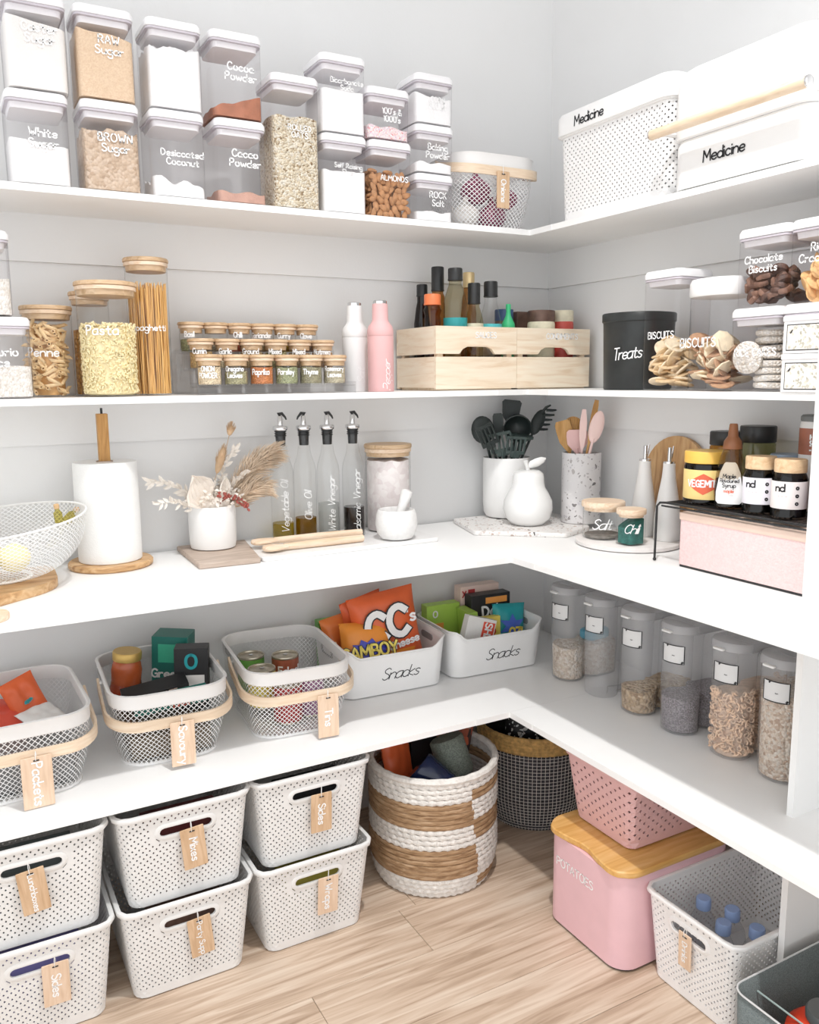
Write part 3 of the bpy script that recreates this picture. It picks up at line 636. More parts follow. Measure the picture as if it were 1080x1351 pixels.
for k in range(750):
    a = -2.0 + RND.uniform(-1.75, 1.75); z = .006 + .158 * ((k * .61803) % 1); q = .0615 - RND.uniform(0, .003)
    if k > 640: q = .056 * math.sqrt(RND.random()); a = RND.uniform(0, 6.3); z = .162 + RND.uniform(-.003, .004)
    c = Vector((q * math.cos(a), q * math.sin(a), z)); e = Matrix.Translation(c) @ Matrix.Rotation(a, 4, 'Z') @ Matrix.Rotation(RND.uniform(0, 6.3), 4, 'X') @ Matrix.Rotation(RND.uniform(-.5, .5), 4, 'Z')
    b0 = len(mb.v); mb.tube([(0, -.004, .0015), (.0005, 0, -.0005), (0, .004, .0015)], .0022, 5); mb.xf(e, b0)
tag(mb.build('macaroni', M('macaroni_pasta', (.88, .76, .46), .5, var=.12, scale=80), None, (-1.470, -.203, zs + .004), smooth=60), 'small pale macaroni pieces in the Pasta jar', 'pasta', kind='stuff')
glass_jar('tall glass jar lettered Spaghetti with wooden lid', .051, .335, (-1.357, -.125, zs), 'Spaghetti', .0145, .165, fz=-.22, stroke=.17)
mb = MB()
for k in range(210):
    q = .045 * math.sqrt(RND.random()) if k > 110 else .0455; a = RND.uniform(0, 6.3); a2 = a + RND.uniform(-.35, .35); q2 = min(.0455, q + RND.uniform(-.006, .006)); h = .262 + RND.uniform(-.008, .012)
    mb.tube([(q * math.cos(a), q * math.sin(a), 0), (q2 * math.cos(a2), q2 * math.sin(a2), h)], .0011, 5)
tag(mb.build('spaghetti', m_spag, None, (-1.357, -.125, zs + .004)), 'bundle of dry spaghetti standing in the tall jar', 'pasta', kind='stuff')
# rice canisters at the room end
canister('clear canister lettered Arborio Rice on the middle shelf', .155, .178, (-1.7225, -.207, zs), 0, ['Arborio', 'Rice'], .022, .09, wd=.11)
fill('arborio_rice', 'white arborio rice in the Arborio Rice canister', 'rice', .15, .105, .066, m_rice, (-1.7225, -.207, zs + .004), amp=.002)
canister('clear canister lettered Oats stacked on the Arborio Rice canister', .155, .182, (-1.752, -.205, zs + .1785), 0, ['Oats'], .02, .07, wd=.11)
fill('quick_oats', 'pale quick oats in the canister on the Arborio Rice one', 'oats', .15, .105, .075, m_rice, (-1.752, -.205, zs + .1825), amp=.003)
# ------------------------------------------------------------------ spice jars on a stepped stand
st = thing('spice_stand', 'clear acrylic three-step stand holding the spice jars', 'stand', (-1.06, 0, zs))
steps = ((-.25, -.178, .021), (-.178, -.108, .063), (-.108, -.045, .108))
for k, (ya, yb, hz) in enumerate(steps):
    MB().rbox(.43 - .006 * k, yb - ya, .003, .002, .001, cx=.0, cy=(ya + yb) / 2, z0=hz - .003).build('step_plate', m_acryl, st)
    MB().rbox(.43 - .006 * k, .003, hz - .003 - (steps[k - 1][2] if k else 0), .001, .0005, cy=ya + .0015, z0=steps[k - 1][2] if k else 0).build('riser', m_acryl, st)
for sx in (-.2165, .2135):
    MB().prism([(-.25, 0), (-.05, 0), (-.05, .115), (-.108, .115), (-.108, .066), (-.178, .066), (-.178, .03), (-.25, .03)], sx, sx + .003, 'yz').build('side_panel', m_acryl, st)
def herb(n, c, v=.25, s=260): return grains(n, [(0, tuple(x * (1 - v) for x in c)), (1, tuple(min(1, x * (1 + v)) for x in c))], s, bump=.8)
spices = [
 [('Basil', (.30, .30, .16)), (None, (.55, .5, .4)), ('Chilli', (.52, .10, .03)), ('Coriander', (.50, .38, .20)), ('Curry', (.66, .40, .06)), ('Clove', (.22, .12, .08))],
 [('Cumin', (.50, .34, .16)), ('Garlic', (.80, .70, .50)), ('Ground', (.55, .40, .22)), ('Mixed', (.36, .34, .18)), ('Mixed', (.48, .34, .22)), ('Nutmeg', (.50, .32, .18))],
 [(['ONION', 'POWDER'], (.82, .66, .46)), (['Oregano', 'Leaves'], (.40, .37, .22)), ('Paprika', (.60, .22, .08)), ('Parsley', (.36, .38, .22)), ('Thyme', (.34, .31, .20)), (['Rosemary', 'Leaves'], (.56, .50, .36))]]
words = [['lettered Basil', 'with no lettering showing', 'lettered Chilli', 'lettered Coriander', 'lettered Curry', 'lettered Clove'],
 ['lettered Cumin', 'lettered Garlic', 'lettered Ground', 'of green herbs lettered Mixed', 'of brown spice lettered Mixed', 'lettered Nutmeg'],
 ['lettered Onion Powder', 'lettered Oregano Leaves', 'lettered Paprika', 'lettered Parsley', 'lettered Thyme', 'lettered Rosemary Leaves']]
sj = None
for rw in range(3):
    yy, hz = ((-.077, .108), (-.143, .063), (-.2135, .021))[rw]; xa, xb = ((-1.239, -.914), (-1.233, -.895), (-1.2335, -.891))[rw]
    for k in range(6):
        x = xa + (xb - xa) * k / 5; nm, colr = spices[rw][k]; rj = .0305 if rw else .0295
        lab = 'small glass spice jar %s, %s step of the stand' % (words[rw][k], ('back', 'middle', 'front')[rw])
        loc = (x, yy, zs + hz + .0005)
        if sj is None: t = sj = glass_jar(lab, .0305, .078, loc, None, lid=.016, n=20, name='spice_jar')
        else: t = dup(sj, loc, 0, lab, skip=('lettering',))
        t['group'] = 'spice jars on the stepped stand'; t['label'] = lab
        if nm: lettering(t, nm, .0135 if isinstance(nm, str) else .012, m_letw, (0, 0, .034 if rw == 2 else .046), .2, wrap=.0312, fz=-.42, gap=1.2, squeeze=.8)
        nmx = (''.join(nm) if isinstance(nm, list) else (nm or 'plain')).lower()
        fillr('ground_spice', 'spice filling the jar %s, %s step' % (words[rw][k], ('back', 'middle', 'front')[rw]), 'spice', .0285, (.028, .04, .042)[rw] if k != 1 else .032, herb('spice_%s_%d' % (nmx, k), colr), (loc[0], loc[1], loc[2] + .004), .002, 16)
# ------------------------------------------------------------------ grinders
def grinder(label, x, mat, txt, y=-.205):
    t = thing('electric_grinder', label, 'grinder', (x, y, zs), 0, 'salt and pepper grinders')
    MB().lathe([(.035, 0), (.0365, .002), (.0365, .152)], 28, c1=False).build('lower_body', mat, t); lbd = [c_ for c_ in t.children][0]
    MB().lathe([(.0355, .152), (.0365, .1535), (.0365, .168), (.033, .18), (.026, .188), (.0225, .196), (.0215, .236), (.0205, .24), (.0, .24)], 28).build('upper_body', mat, t)
    MB().lathe([(.0195, .24), (.0195, .247), (.017, .249), (.0, .249)], 24).build('chrome_top', m_chrome, t)
    lettering(lbd, txt, .022, m_letw, (0, 0, .045), .08, .35, wrap=.0372, rot=PI / 2, fz=.0, gap=.6)
grinder('white bottle-shaped grinder beside the spice stand', -.783, M('matt_white', (.85, .85, .85), .6, var=.01), 'Salt', -.12)
grinder('pink bottle-shaped grinder lettered Pepper', -.745, M('matt_pink', (.78, .47, .47), .6, var=.02), 'Pepper')
# ------------------------------------------------------------------ pine crates
def crate(label, x, txt):
    t = thing('wooden_crate', label, 'crate', (x, -.13, zs)); w, d = .281, .236; T = .011; H1, g, H = .096, .008, .182
    def plank(poly, a, b, pl): return MB().prism(poly, a, b, pl).build('plank', m_pine, t, smooth=0)
    plank([(-w / 2, .004), (w / 2, .004), (w / 2, H1), (-w / 2, H1)], -d / 2, -d / 2 + T, 'xz')
    cut = [(.062, H1 + g), (.05, H1 + g + .014), (.034, H1 + g + .021), (-.034, H1 + g + .021), (-.05, H1 + g + .014), (-.062, H1 + g)]
    up = plank([(w / 2, H1 + g), (w / 2, H), (-w / 2, H), (-w / 2, H1 + g)] + cut[::-1], -d / 2, -d / 2 + T, 'xz')
    plank([(-w / 2, .004), (w / 2, .004), (w / 2, H1), (-w / 2, H1)], d / 2 - T, d / 2, 'xz'); plank([(-w / 2, H1 + g), (w / 2, H1 + g), (w / 2, H), (-w / 2, H)], d / 2 - T, d / 2, 'xz')
    for sx in (-1, 1):
        a, b = sorted((sx * w / 2, sx * (w / 2 - T)))
        for (za, zb) in ((.008, H1), (H1 + g, H)):
            MB().box(a, b, -d / 2 + T, d / 2 - T, za, zb).build('side_plank', m_pines, t, smooth=0)
        for sy in (-1, 1):
            MB().box(*sorted((sx * (w / 2 - T), sx * (w / 2 - T - .018))), *sorted((sy * (d / 2 - T), sy * (d / 2 - T - .018))), .01, H - .006).build('corner_post', m_pine, t, smooth=0)
    MB().box(-w / 2 + T, w / 2 - T, -d / 2 + T, d / 2 - T, .0, .008).build('base_board', m_pine, t, smooth=0)
    lettering(up, txt, .016, m_letw, (.03, -d / 2 - .0007, .158), .18, gap=1.2)
crate('two-plank pine crate lettered Sauces full of bottles', -.4505, 'SAUCES')
crate('two-plank pine crate lettered Condiments in the corner', -.1685, 'CONDIMENTS')
m_soy = clear('dark_sauce', (.10, .02, .012), (.03, .01, .008), .09); m_amb = clear('amber_liquid', (.72, .48, .24), (.4, .22, .08), .08); m_pale = clear('pale_liquid', (.84, .80, .66), (.5, .46, .34), .08)
m_teal = M('teal_label', (.03, .33, .34), .5, var=.08); m_cream = M('cream_label', (.82, .76, .58), .6, var=.1, scale=60); m_aqua = M('aqua_label', (.10, .55, .58), .5, var=.1)
m_orange = M('orange_cap', (.85, .22, .08), .4); m_gold = M('gold_cap', (.75, .58, .32), .35, .6); m_brownp = M('brown_packet', (.14, .08, .06), .5, var=.4); m_navy = M('navy_cap', (.05, .10, .24), .4)
def bottle(label, x, y, r, hs, rn, h, glass, capmat, caph=.03, lab=None, z=None, cat='bottle', name='sauce_bottle', grp='bottles in the sauces crate', capr=None, n=18, lines=None, lr=None):
    t = thing(name, label, cat, (x, y, z if z is not None else zs + .009), 0, grp)
    MB().lathe([(r * .92, 0), (r, .004), (r, hs), (r * .93, hs + (h - hs) * .1), (rn * 1.25, hs + (h - hs - caph) * .55), (rn, hs + (h - hs - caph) * .75), (rn, h - caph)], n).build('bottle', glass, t)
    cr = capr or rn * 1.12
    cp = MB().lathe([(cr, h - caph - .002), (cr, h - .003), (cr * .92, h), (0, h)], n).build('cap', capmat, t)
    MB().lathe([(cr * 1.04, h - caph - .005), (cr * 1.04, h - caph - .001)], n).build('cap_ring', capmat, cp)
    if lab:
        lb = MB().lathe([(r + .0006, lab[0]), (r + .0009, (lab[0] + lab[1]) / 2), (r + .0006, lab[1])], n, c0=False, c1=False).build('paper_label', lab[2], t)
        if lines: lettering(lb, lines, .012, lab[3] if len(lab) > 3 else m_letw, (0, 0, (lab[0] + lab[1]) / 2), .2, wrap=r + .0016, fz=-.5)
    return t
bottle('dark soy bottle with black cap at the back of the sauces crate', -.533, -.07, .025, .19, .015, .305, m_soy, m_black)
bottle('narrow bottle with orange cap in the sauces crate', -.55, -.16, .024, .2, .022, .268, m_amb, m_orange, .026)
bottle('tall bottle with long black cap in the sauces crate', -.508, -.12, .022, .24, .017, .352, m_amb, m_black, .065)
bottle('wide clear bottle with teal label and black cap', -.487, -.185, .035, .245, .019, .342, m_pale, m_black, .03, (.12, .2, m_teal), lines=['~~'])
bottle('small bottle with cream label and tall black cap', -.425, -.19, .028, .19, .0165, .302, m_pale, m_black, .055, (.13, .185, m_cream, m_letk), lines=['~'])
bottle('slim bottle with gold cap in the sauces crate', -.395, -.115, .024, .22, .016, .342, m_amb, m_gold, .04)
bottle('bottle with aqua label beside the gold-capped one', -.362, -.185, .034, .185, .0185, .31, m_glass, m_black, .04, (.12, .185, m_aqua), lines=['~'])
bottle('green squeeze bottle with pointed tip in the condiments crate', -.272, -.15, .021, .185, .007, .25, M('green_plastic', (.06, .58, .25), .4), M('green_plastic', (.06, .58, .25), .4), .012, grp=None)
def tin(label, x, y, r, z0_, h, body, lidm, txt=None, tm=None, cat='jar', name='condiment_jar'):
    t = thing(name, label, cat, (x, y, z0_))
    MB().lathe([(r * .95, 0), (r, .003), (r, h * .82), (r * .94, h * .86)], 20).build('body', body, t)
    MB().lathe([(r * .97, h * .85), (r * .99, h * .87), (r * .99, h - .002), (r * .94, h)], 20).build('lid', lidm, t)
    if txt: lettering(t, txt, .013, tm or m_letk, (0, 0, h * .62), .2, wrap=r + .0007, fz=-.62, gap=1.1)
    return t
tin('navy capped jar at the back of the condiments crate', -.235, -.075, .03, zs + .009, .24, m_brownp, m_navy)
tin('cream condiment tin marked Stock Powder in the condiments crate', -.16, -.17, .043, zs + .009, .232, m_cream, m_brownp, ['savoury', 'STOCK', 'POWDER'], m_letk, 'tin', 'condiment_tin')
tin('red and white Gravox tin in the condiments crate', -.077, -.175, .033, zs + .009, .234, M('red_print', (.66, .10, .08), .45, var=.1), m_cream, 'Gravox', m_letw, 'tin', 'condiment_tin')
tag(MB().rbox(.1, .03, .235, .003, .001).build('seasoning_box', m_brownp, None, (-.14, -.07, zs + .009)), 'dark brown packet behind the cream tin', 'packet')
# ------------------------------------------------------------------ treats canister and biscuit canisters on the other wall
t = thing('treats_canister', 'matt black canister lettered Treats beside the pine crate', 'canister', (-.168, -.607, zs), -.65)
m_tr = M('black_enamel', (.022, .025, .025), .45, var=.3, scale=20)
MB().lathe([(.084, 0), (.087, .004), (.091, .168), (.0915, .178)], 40, mod=lambda u, z: .003 * math.cos(u * 8 * PI)).build('body', m_tr, t)
MB().lathe([(.0925, .178), (.0945, .18), (.0945, .199), (.092, .202), (0, .203)], 40, mod=lambda u, z: .003 * math.cos(u * 8 * PI)).build('lid', m_tr, t)
lettering(t, 'Treats', .03, m_letw, (0, 0, .095), .1, .3, wrap=.0945, rot=.1, fz=-.45, gap=.4, squeeze=.75)
zb = zs
m_bis = M('golden_biscuit', (.80, .60, .36), .7, var=.15, scale=70, bump=.4); m_bisp = M('pale_biscuit', (.85, .72, .52), .7, var=.12, scale=70, bump=.4); m_bisd = M('brown_biscuit', (.50, .29, .17), .7, var=.2, scale=60, bump=.4)
BIS = {}
def biscuit(kind, mat, label, grp, loc, rot, r=.026, h=.008, n=18, name='biscuit'):
    k = (kind, label)
    if k not in BIS:
        o = MB().lathe([(r * .9, -h / 2), (r, -h / 4), (r, h / 4), (r * .9, h / 2), (0, h / 2 * 1.15)], n).build(name, mat); tag(o, label, 'biscuit', grp); BIS[k] = o
    else: o = BIS[k].copy(); COL.objects.link(o)
    o.location = loc; o.rotation_euler = rot; return o
canister('tall square canister lettered Biscuits with flat lid, golden biscuits low inside', .12, .292, (-.205, -.776, zb), -PI / 2, 'BISCUITS', .02, .135, plain_lid=False)
for k in range(44):
    flat = k < 12 or k % 4 == 0; x, y = -.205 + RND.choice((-.031, -.03, .0, .025)), -.776 + ((k * .618) % 1 - .5) * .06
    biscuit('a' + str(k % 2), (m_bis, m_bisp)[k % 2], ('golden biscuit in the square Biscuits canister', 'pale golden biscuit in the square Biscuits canister')[k % 2], 'biscuits in the square canister', (x, y, zb + .016 + .1 * k / 44 + (0 if flat else .006)), (RND.uniform(-.35, .35), RND.uniform(-.3, .3), 0) if flat else (RND.uniform(.5, 1.25) * RND.choice((-1, 1)), RND.uniform(-.3, .3), RND.uniform(-.5, .5)), .026, .006)
t = thing('biscuit_jar', 'rounded clear jar lettered Biscuits with soft white lid', 'canister', (-.197, -.915, zb), -PI / 2)
MB().loft([rr(.128, .128, .05, 6, .001), rr(.138, .138, .055, 6, .006), rr(.14, .14, .055, 6, .22)], True, False).build('body', m_clear, t)
MB().loft([rr(.142, .142, .056, 6, .218), rr(.146, .146, .058, 6, .222), rr(.146, .146, .058, 6, .248), rr(.138, .138, .055, 6, .258), rr(.12, .12, .05, 6, .26)]).build('lid', m_white, t)
lettering(t, 'BISCUITS', .02, m_letw, (-.012, -.0708, .112), .16)
for k in range(52):
    flat = k < 12 or k % 4 == 0; x, y = -.197 + RND.choice((-.04, -.038, -.01, .03)), -.915 + ((k * .618) % 1 - .5) * .08
    biscuit('b' + str(k % 2), (m_bisd, m_bisp)[k % 2], ('brown wafer biscuit in the rounded Biscuits jar', 'pale cracker biscuit in the rounded Biscuits jar')[k % 2], 'biscuits in the rounded jar', (x, y, zb + .016 + .1 * k / 52 + (0 if flat else .008)), (RND.uniform(-.35, .35), RND.uniform(-.3, .3), 0) if flat else (RND.uniform(.5, 1.25) * RND.choice((-1, 1)), RND.uniform(-.3, .3), RND.uniform(-.5, .5)), .027, .006, (18, 8)[k % 2])
xr = -.2
canister('clear canister lettered Rice Cakes on the middle shelf', .128, .182, (xr, -1.0545, zb), -PI / 2, 'RICE CAKES', .019, .085)
m_rcake = grains('rice_cake', [(0, (.74, .66, .56)), (.5, (.86, .81, .74)), (1, (.90, .87, .83))], 160, bump=.9, dist=.006)
for k in range(12):
    if k < 8: biscuit('rc', m_rcake, 'round rice cake in the Rice Cakes canister', 'rice cakes', (xr + .008, -1.062, zb + .012 + k * .0165), (RND.uniform(-.06, .06), RND.uniform(-.06, .06), 0), .046, .014, 24, 'rice_cake')
biscuit('rcs', m_rcake, 'rice cake standing on edge in the Rice Cakes canister', None, (xr - .05, -1.032, zb + .075), (0, PI / 2 - .06, .1), .036, .011, 24, 'rice_cake')
canister('clear canister lettered Crackers beside the labelled white boxes', .128, .182, (xr, -1.1885, zb), -PI / 2, 'CRACKERS', .02, .085)
for k in range(34):
    biscuit('cr', m_bisp, 'thin wavy cracker in the Crackers canister', 'crackers in the canister', (xr - .03 + RND.uniform(-.015, .03), -1.1885 + RND.uniform(-.04, .04), zb + .02 + k * .003), (RND.uniform(-1.2, 1.2), RND.uniform(-.6, .6), RND.uniform(0, 3)), .024, .005, 14, 'cracker')
canister('clear canister lettered Chocolate Biscuits stacked on the Rice Cakes one', .128, .168, (xr, -1.0635, zb + .1825), -PI / 2, ['Chocolate', 'Biscuits'], .019, .09)
m_choc = M('chocolate', (.10, .05, .035), .5, var=.4, scale=60, bump=.3); m_chocm = M('milk_chocolate', (.24, .13, .09), .5, var=.3, scale=60, bump=.3)
for k in range(46):
    biscuit('ch' + str(k % 2), (m_choc, m_chocm)[k % 2], ('dark chocolate biscuit in the Chocolate Biscuits canister', 'milk chocolate biscuit in the Chocolate Biscuits canister')[k % 2], 'chocolate biscuits in the canister', (xr + RND.choice((-.034, -.01, .02)), -1.0635 + ((k * .618) % 1 - .5) * .088, zb + .1825 + .018 + .062 * (k / 46)), (RND.uniform(-1.4, 1.4), RND.uniform(-.5, .5), RND.uniform(0, 3)), .018, .011, (16, 6)[k % 2])
canister('clear canister lettered Rice Crackers with orange crackers inside', .128, .168, (xr, -1.1965, zb + .1825), -PI / 2, ['Rice', 'Crackers'], .02, .098)
m_rc = M('orange_cracker', (.84, .50, .22), .6, var=.2, scale=80, bump=.3)
for k in range(38):
    biscuit('rcr', m_rc, 'orange rice cracker in the Rice Crackers canister', 'rice crackers in the canister', (xr + RND.choice((-.034, -.015, .015)), -1.1965 + ((k * .618) % 1 - .5) * .084, zb + .1825 + .02 + .062 * (k / 38)), (RND.uniform(.6, 1.5), RND.uniform(-.5, .5), RND.uniform(-1, 1)), .024, .006, 16, 'rice_cracker')
# two white labelled boxes in front
m_pict = grains('printed_label', [(0, (.45, .42, .34)), (.3, (.80, .76, .68)), (1, (.90, .88, .85))], 190, bump=0)
for k, (wz, hh) in enumerate(((zb, .079), (zb + .0795, .077))):
    t = thing('labelled_box', ('small white box with black framed label on the shelf', 'small white box with black framed label stacked on its twin')[k], 'box', (-.2705 + .045 - .052, -1.213, wz), -PI / 2, 'labelled white boxes')
    MB().rbox(.13, .02, hh - .012, .004, .001).build('body', m_white, t)
    MB().rbox(.133, .023, .012, .004, .002, z0=hh - .0125).build('lid', m_lid, t)
    MB().box(-.055, .057, -.0106, -.01, .006, hh - .018).build('label_frame', m_letk, t, smooth=0)
    MB().box(-.053, .055, -.0111, -.0104, .008, hh - .02).build('label', m_pict, t, smooth=0)
    lettering(t, '~', .009, m_letk, (-.044, -.0116, hh - .032), .2, rot=1, name='script_mark')
# ------------------------------------------------------------------ worktop
zc = ZC + .0005
# wooden boards and wire bowl
def board(name, label, poly, z, h, mat, cat='board', r=.012):
    """extruded outline with softened corners and edges; poly in world xy"""
    cx = sum(p[0] for p in poly) / len(poly); cy = sum(p[1] for p in poly) / len(poly); Q = []
    n = len(poly)
    for i in range(n):
        a, p, b = Vector(poly[i - 1]), Vector(poly[i]), Vector(poly[(i + 1) % n]); u = (a - p); v = (b - p); k = min(r, u.length * .45, v.length * .45)
        p0, p1 = p + u.normalized() * k, p + v.normalized() * k
        for j in range(5): t = j / 4; q = p0 * (1 - t) ** 2 + p * 2 * t * (1 - t) + p1 * t * t; Q.append((q.x - cx, q.y - cy))
    e = min(.0025, h * .3); sc = lambda s, zz: [(x * s, y * s, zz) for (x, y) in Q]
    m = max(max(abs(x), abs(y)) for x, y in Q); k = 1 - e / m
    o = MB().loft([sc(k, 0), sc(1, e), sc(1, h - e), sc(k, h)]).build(name, mat, None, (cx, cy, z))
    return tag(o, label, cat)
board('serving_board', 'thick wooden board with a live edge under the wire bowl', [(-1.622, -.13), (-1.628, -.285), (-1.66, -.335), (-1.79, -.43), (-2.0, -.43), (-2.0, -.13)], zc, .022, m_acac, r=.03)
board('paddle_board', 'rounded end of a pale wooden paddle at the worktop edge', [(-1.79 + .045 * math.cos(a), -.505 + .045 * math.sin(a)) for a in [k * PI / 6 - PI / 2 for k in range(7)]] + [(-2.05, -.46), (-2.05, -.55)], zc, .012, m_palew, r=.008)
t = thing('wire_bowl', 'white woven wire fruit bowl with a wavy rim on the board', 'bowl', (-1.75, -.232, zc + .022))
def S(u, v):
    a = 2 * PI * u; q = math.sin(min(1, v * 1.02) * PI / 2); r = .07 + .128 * q ** .9
    z = .004 + (v ** 1.6) * (.128 + .022 * math.cos(a - .3))
    return (r * math.cos(a), r * math.sin(a), z)
perfo(MB(), S, 168, 42, .74).build('wire_side', m_wire, t, smooth=0)
MB().tube([S(k / 64, 1.0) for k in range(64)], .0025, 6, closed=True).build('rim_wire', m_white, t)
MB().tube([S(k / 40, 0) for k in range(40)], .003, 6, closed=True).build('base_wire', m_white, t)
def B(u, v):
    a = 2 * PI * u; return (.07 * v * math.cos(a), .07 * v * math.sin(a), .004)
perfo(MB(), B, 40, 8, .7).build('wire_base', m_wire, t, smooth=0)
m_lem = M('pale_lemon', (.86, .78, .44), .5, var=.08, bump=.3)
for k, (x, y, z, r_, lab) in enumerate(((-.05, -.06, .055, .042, 'pale yellow lemon at the front of the wire bowl'), (.035, -.03, .052, .04, 'pale yellow lemon beside the front one in the wire bowl'), (-.02, .05, .052, .04, 'pale yellow lemon at the back of the wire bowl'))):
    o = MB().ell(r_, r_ * .85, r_ * .82, n=16, m=10).build('lemon', m_lem, None, (-1.75 + x, -.232 + y, zc + .022 + z), k * 1.1); tag(o, lab, 'lemon', 'lemons in the wire bowl')
for k, (x, lean, lab) in enumerate(((-1.605, -.1, 'tiny corked bottle of yellow oil standing at the bowl rim'), (-1.59, .8, 'tiny corked bottle of yellow oil tipped over at the bowl rim'))):
    t = thing('tiny_bottle', lab, 'bottle', (x, -.17 + .02 * k, zc + .132 - .002 * k), (0, lean, 0), 'tiny bottles on the bowl')
    MB().lathe([(.009, 0), (.01, .002), (.01, .024), (.005, .03), (.005, .034)], 14).build('glass', clear('yellow_oil', (.80, .74, .36), (.4, .33, .08), .08), t)
    MB().lathe([(.0062, .034), (.0066, .044), (.0045, .046)], 12).build('cork', m_acac, t)
# paper towel
t = thing('towel_holder', 'wooden paper towel holder with round base and square post', 'towel holder', (-1.482, -.108, zc))
MB().lathe([(.1, 0), (.104, .004), (.104, .012), (.1, .016), (0, .016)], 40).build('base_disc', m_acac, t)
MB().rbox(.026, .026, .372, .003, .001, z0=.016).build('post', wood('teak_post', (.52, .27, .08), (.40, .19, .05), (.60, .34, .12), (40, 40, 4)), t)
MB().lathe([(.003, .388), (.003, .402)], 8).build('pin', m_black, t)
t = thing('paper_towel_roll', 'white paper towel roll on the wooden holder', 'paper towel', (-1.482, -.108, zc + .0165))
m_paper = M('paper_towel', (.85, .85, .84), .95, var=.01, scale=60, bump=.25, bscale=260)
MB().lathe([(.02, .002), (.02, .25), (.0755, .252), (.0775, .25), (.0785, .12), (.0775, .002), (.0755, 0), (.02, .002)], 48, c0=False, c1=False).build('paper', m_paper, t)
MB().lathe([(.0205, .003), (.0205, .2535), (.0195, .2535), (.0195, .003)], 24, c0=False, c1=False).build('core', m_greyw, t)
# dried flowers in a pot on a square board
board('square_board', 'weathered square wooden board under the dried flower pot', [(-1.292, -.015), (-1.30, -.278), (-1.142, -.285), (-1.098, -.02)], zc, .014, m_greyw, r=.004)
PX, PY, PZ = -1.208, -.085, zc + .0145
t = thing('flower_pot', 'plain white ceramic pot of dried flowers', 'pot', (PX, PY, PZ))
MB().lathe([(.052, 0), (.06, .003), (.0635, .02), (.064, .1), (.0625, .118), (.0595, .118), (.059, .1), (.057, .02), (0, .012)], 36).build('pot', m_ceram, t)
m_pamp = M('pampas_beige', (.74, .60, .46), .9, var=.2, scale=40); m_pampd = M('pampas_tan', (.62, .43, .27), .9, var=.2, scale=40); m_drw = M('dried_cream', (.86, .80, .73), .85, var=.06); m_drl = M('dried_leaf', (.82, .74, .66), .8, var=.08); m_berry = M('dried_berry', (.34, .08, .06), .6, var=.3)
def bez(p, n=12):
    P = [Vector(q) for q in p]; R_ = []
    for k in range(n + 1):
        t_ = k / n; R_.append((P[0] * (1 - t_) ** 2 + P[1] * 2 * t_ * (1 - t_) + P[2] * t_ ** 2) if len(P) == 3 else (P[0] * (1 - t_) ** 3 + P[1] * 3 * t_ * (1 - t_) ** 2 + P[2] * 3 * t_ * t_ * (1 - t_) + P[3] * t_ ** 3))
    return R_
def plume(label, pts, n, ln, mat, name='pampas_plume', start=.3, sp=1.0):
    c = bez(pts, 24); o0 = Vector(pts[0]); t = thing(name, label, 'dried flower', pts[0], 0, 'dried flowers in the white pot')
    MB().tube([tuple(p - o0) for p in c], .0012, 5).build('stem', mat, t); mb = MB()
    for k in range(n):
        u = start + (1 - start) * RND.random(); i = min(int(u * 24), 23); p = c[i].lerp(c[i + 1], u * 24 - i) - o0; d = (c[i + 1] - c[i]).normalized()
        s = Vector((RND.gauss(0, 1), RND.gauss(0, .6), RND.gauss(0, 1))); s -= s.dot(d) * d; s.normalize(); l = ln * (.5 + .6 * RND.random()) * (1.15 - .5 * abs(u - .55) * 2)
        q1 = p + d * l * .5 + s * l * .42 * sp; q2 = p + d * l * .95 + s * l * .62 * sp + Vector((0, 0, -l * .18))
        mb.tube([tuple(p), tuple(q1), tuple(q2)], [.0006, .0011, .0003], 3)
    mb.build('plume', mat, t, smooth=0); return t
top = PZ + .118
plume('beige pampas plume arching over the oil bottles side', [(PX + .02, PY, PZ + .06), (PX + .09, PY + .005, top + .10), (-1.02, PY - .01, top + .135)], 900, .058, m_pamp, start=.2, sp=1.1)
plume('drooping pampas plume low beside the pot', [(PX + .03, PY - .01, PZ + .06), (PX + .09, PY - .02, top + .05), (-1.06, PY - .03, top + .04)], 560, .052, m_pamp, start=.25, sp=1.1)
def tail(label, base, tip, L, r, mat):
    c = bez([base, tuple((Vector(base) + Vector(tip)) / 2 + Vector((-.01, 0, .02))), tip], 8); o0 = Vector(base); t = thing('bunny_tail', label, 'dried flower', base, 0, 'dried flowers in the white pot')
    MB().tube([tuple(p - o0) for p in c], .0009, 5).build('stem', mat, t); d = (c[-1] - c[-2]).normalized(); e = c[-1] - o0; mb = MB()
    Mx = Matrix.Translation(e) @ d.to_track_quat('Z', 'Y').to_matrix().to_4x4()
    mb.ell(r, r, L / 2, (0, 0, L / 2), 12, 8, M_=Mx)
    for k in range(160):
        z = RND.random(); a = RND.uniform(0, 6.28); q = r * math.sin(PI * (z * .9 + .05)); p0 = Mx @ Vector((q * math.cos(a), q * math.sin(a), z * L)); p1 = Mx @ Vector((q * 1.5 * math.cos(a), q * 1.5 * math.sin(a), z * L + .012)); mb.tube([tuple(p0), tuple(p1)], [.0007, .0002], 3)
    mb.build('tail_head', mat, t, smooth=60)
tail('tall tan bunny tail grass rising from the pot', (PX, PY, PZ + .06), (-1.193, PY - .01, top + .085), .075, .0105, m_pampd)
tail('single small bunny tail highest above the dried flowers', (PX + .02, PY + .01, PZ + .06), (-1.148, PY + .01, top + .185), .03, .009, m_pampd)
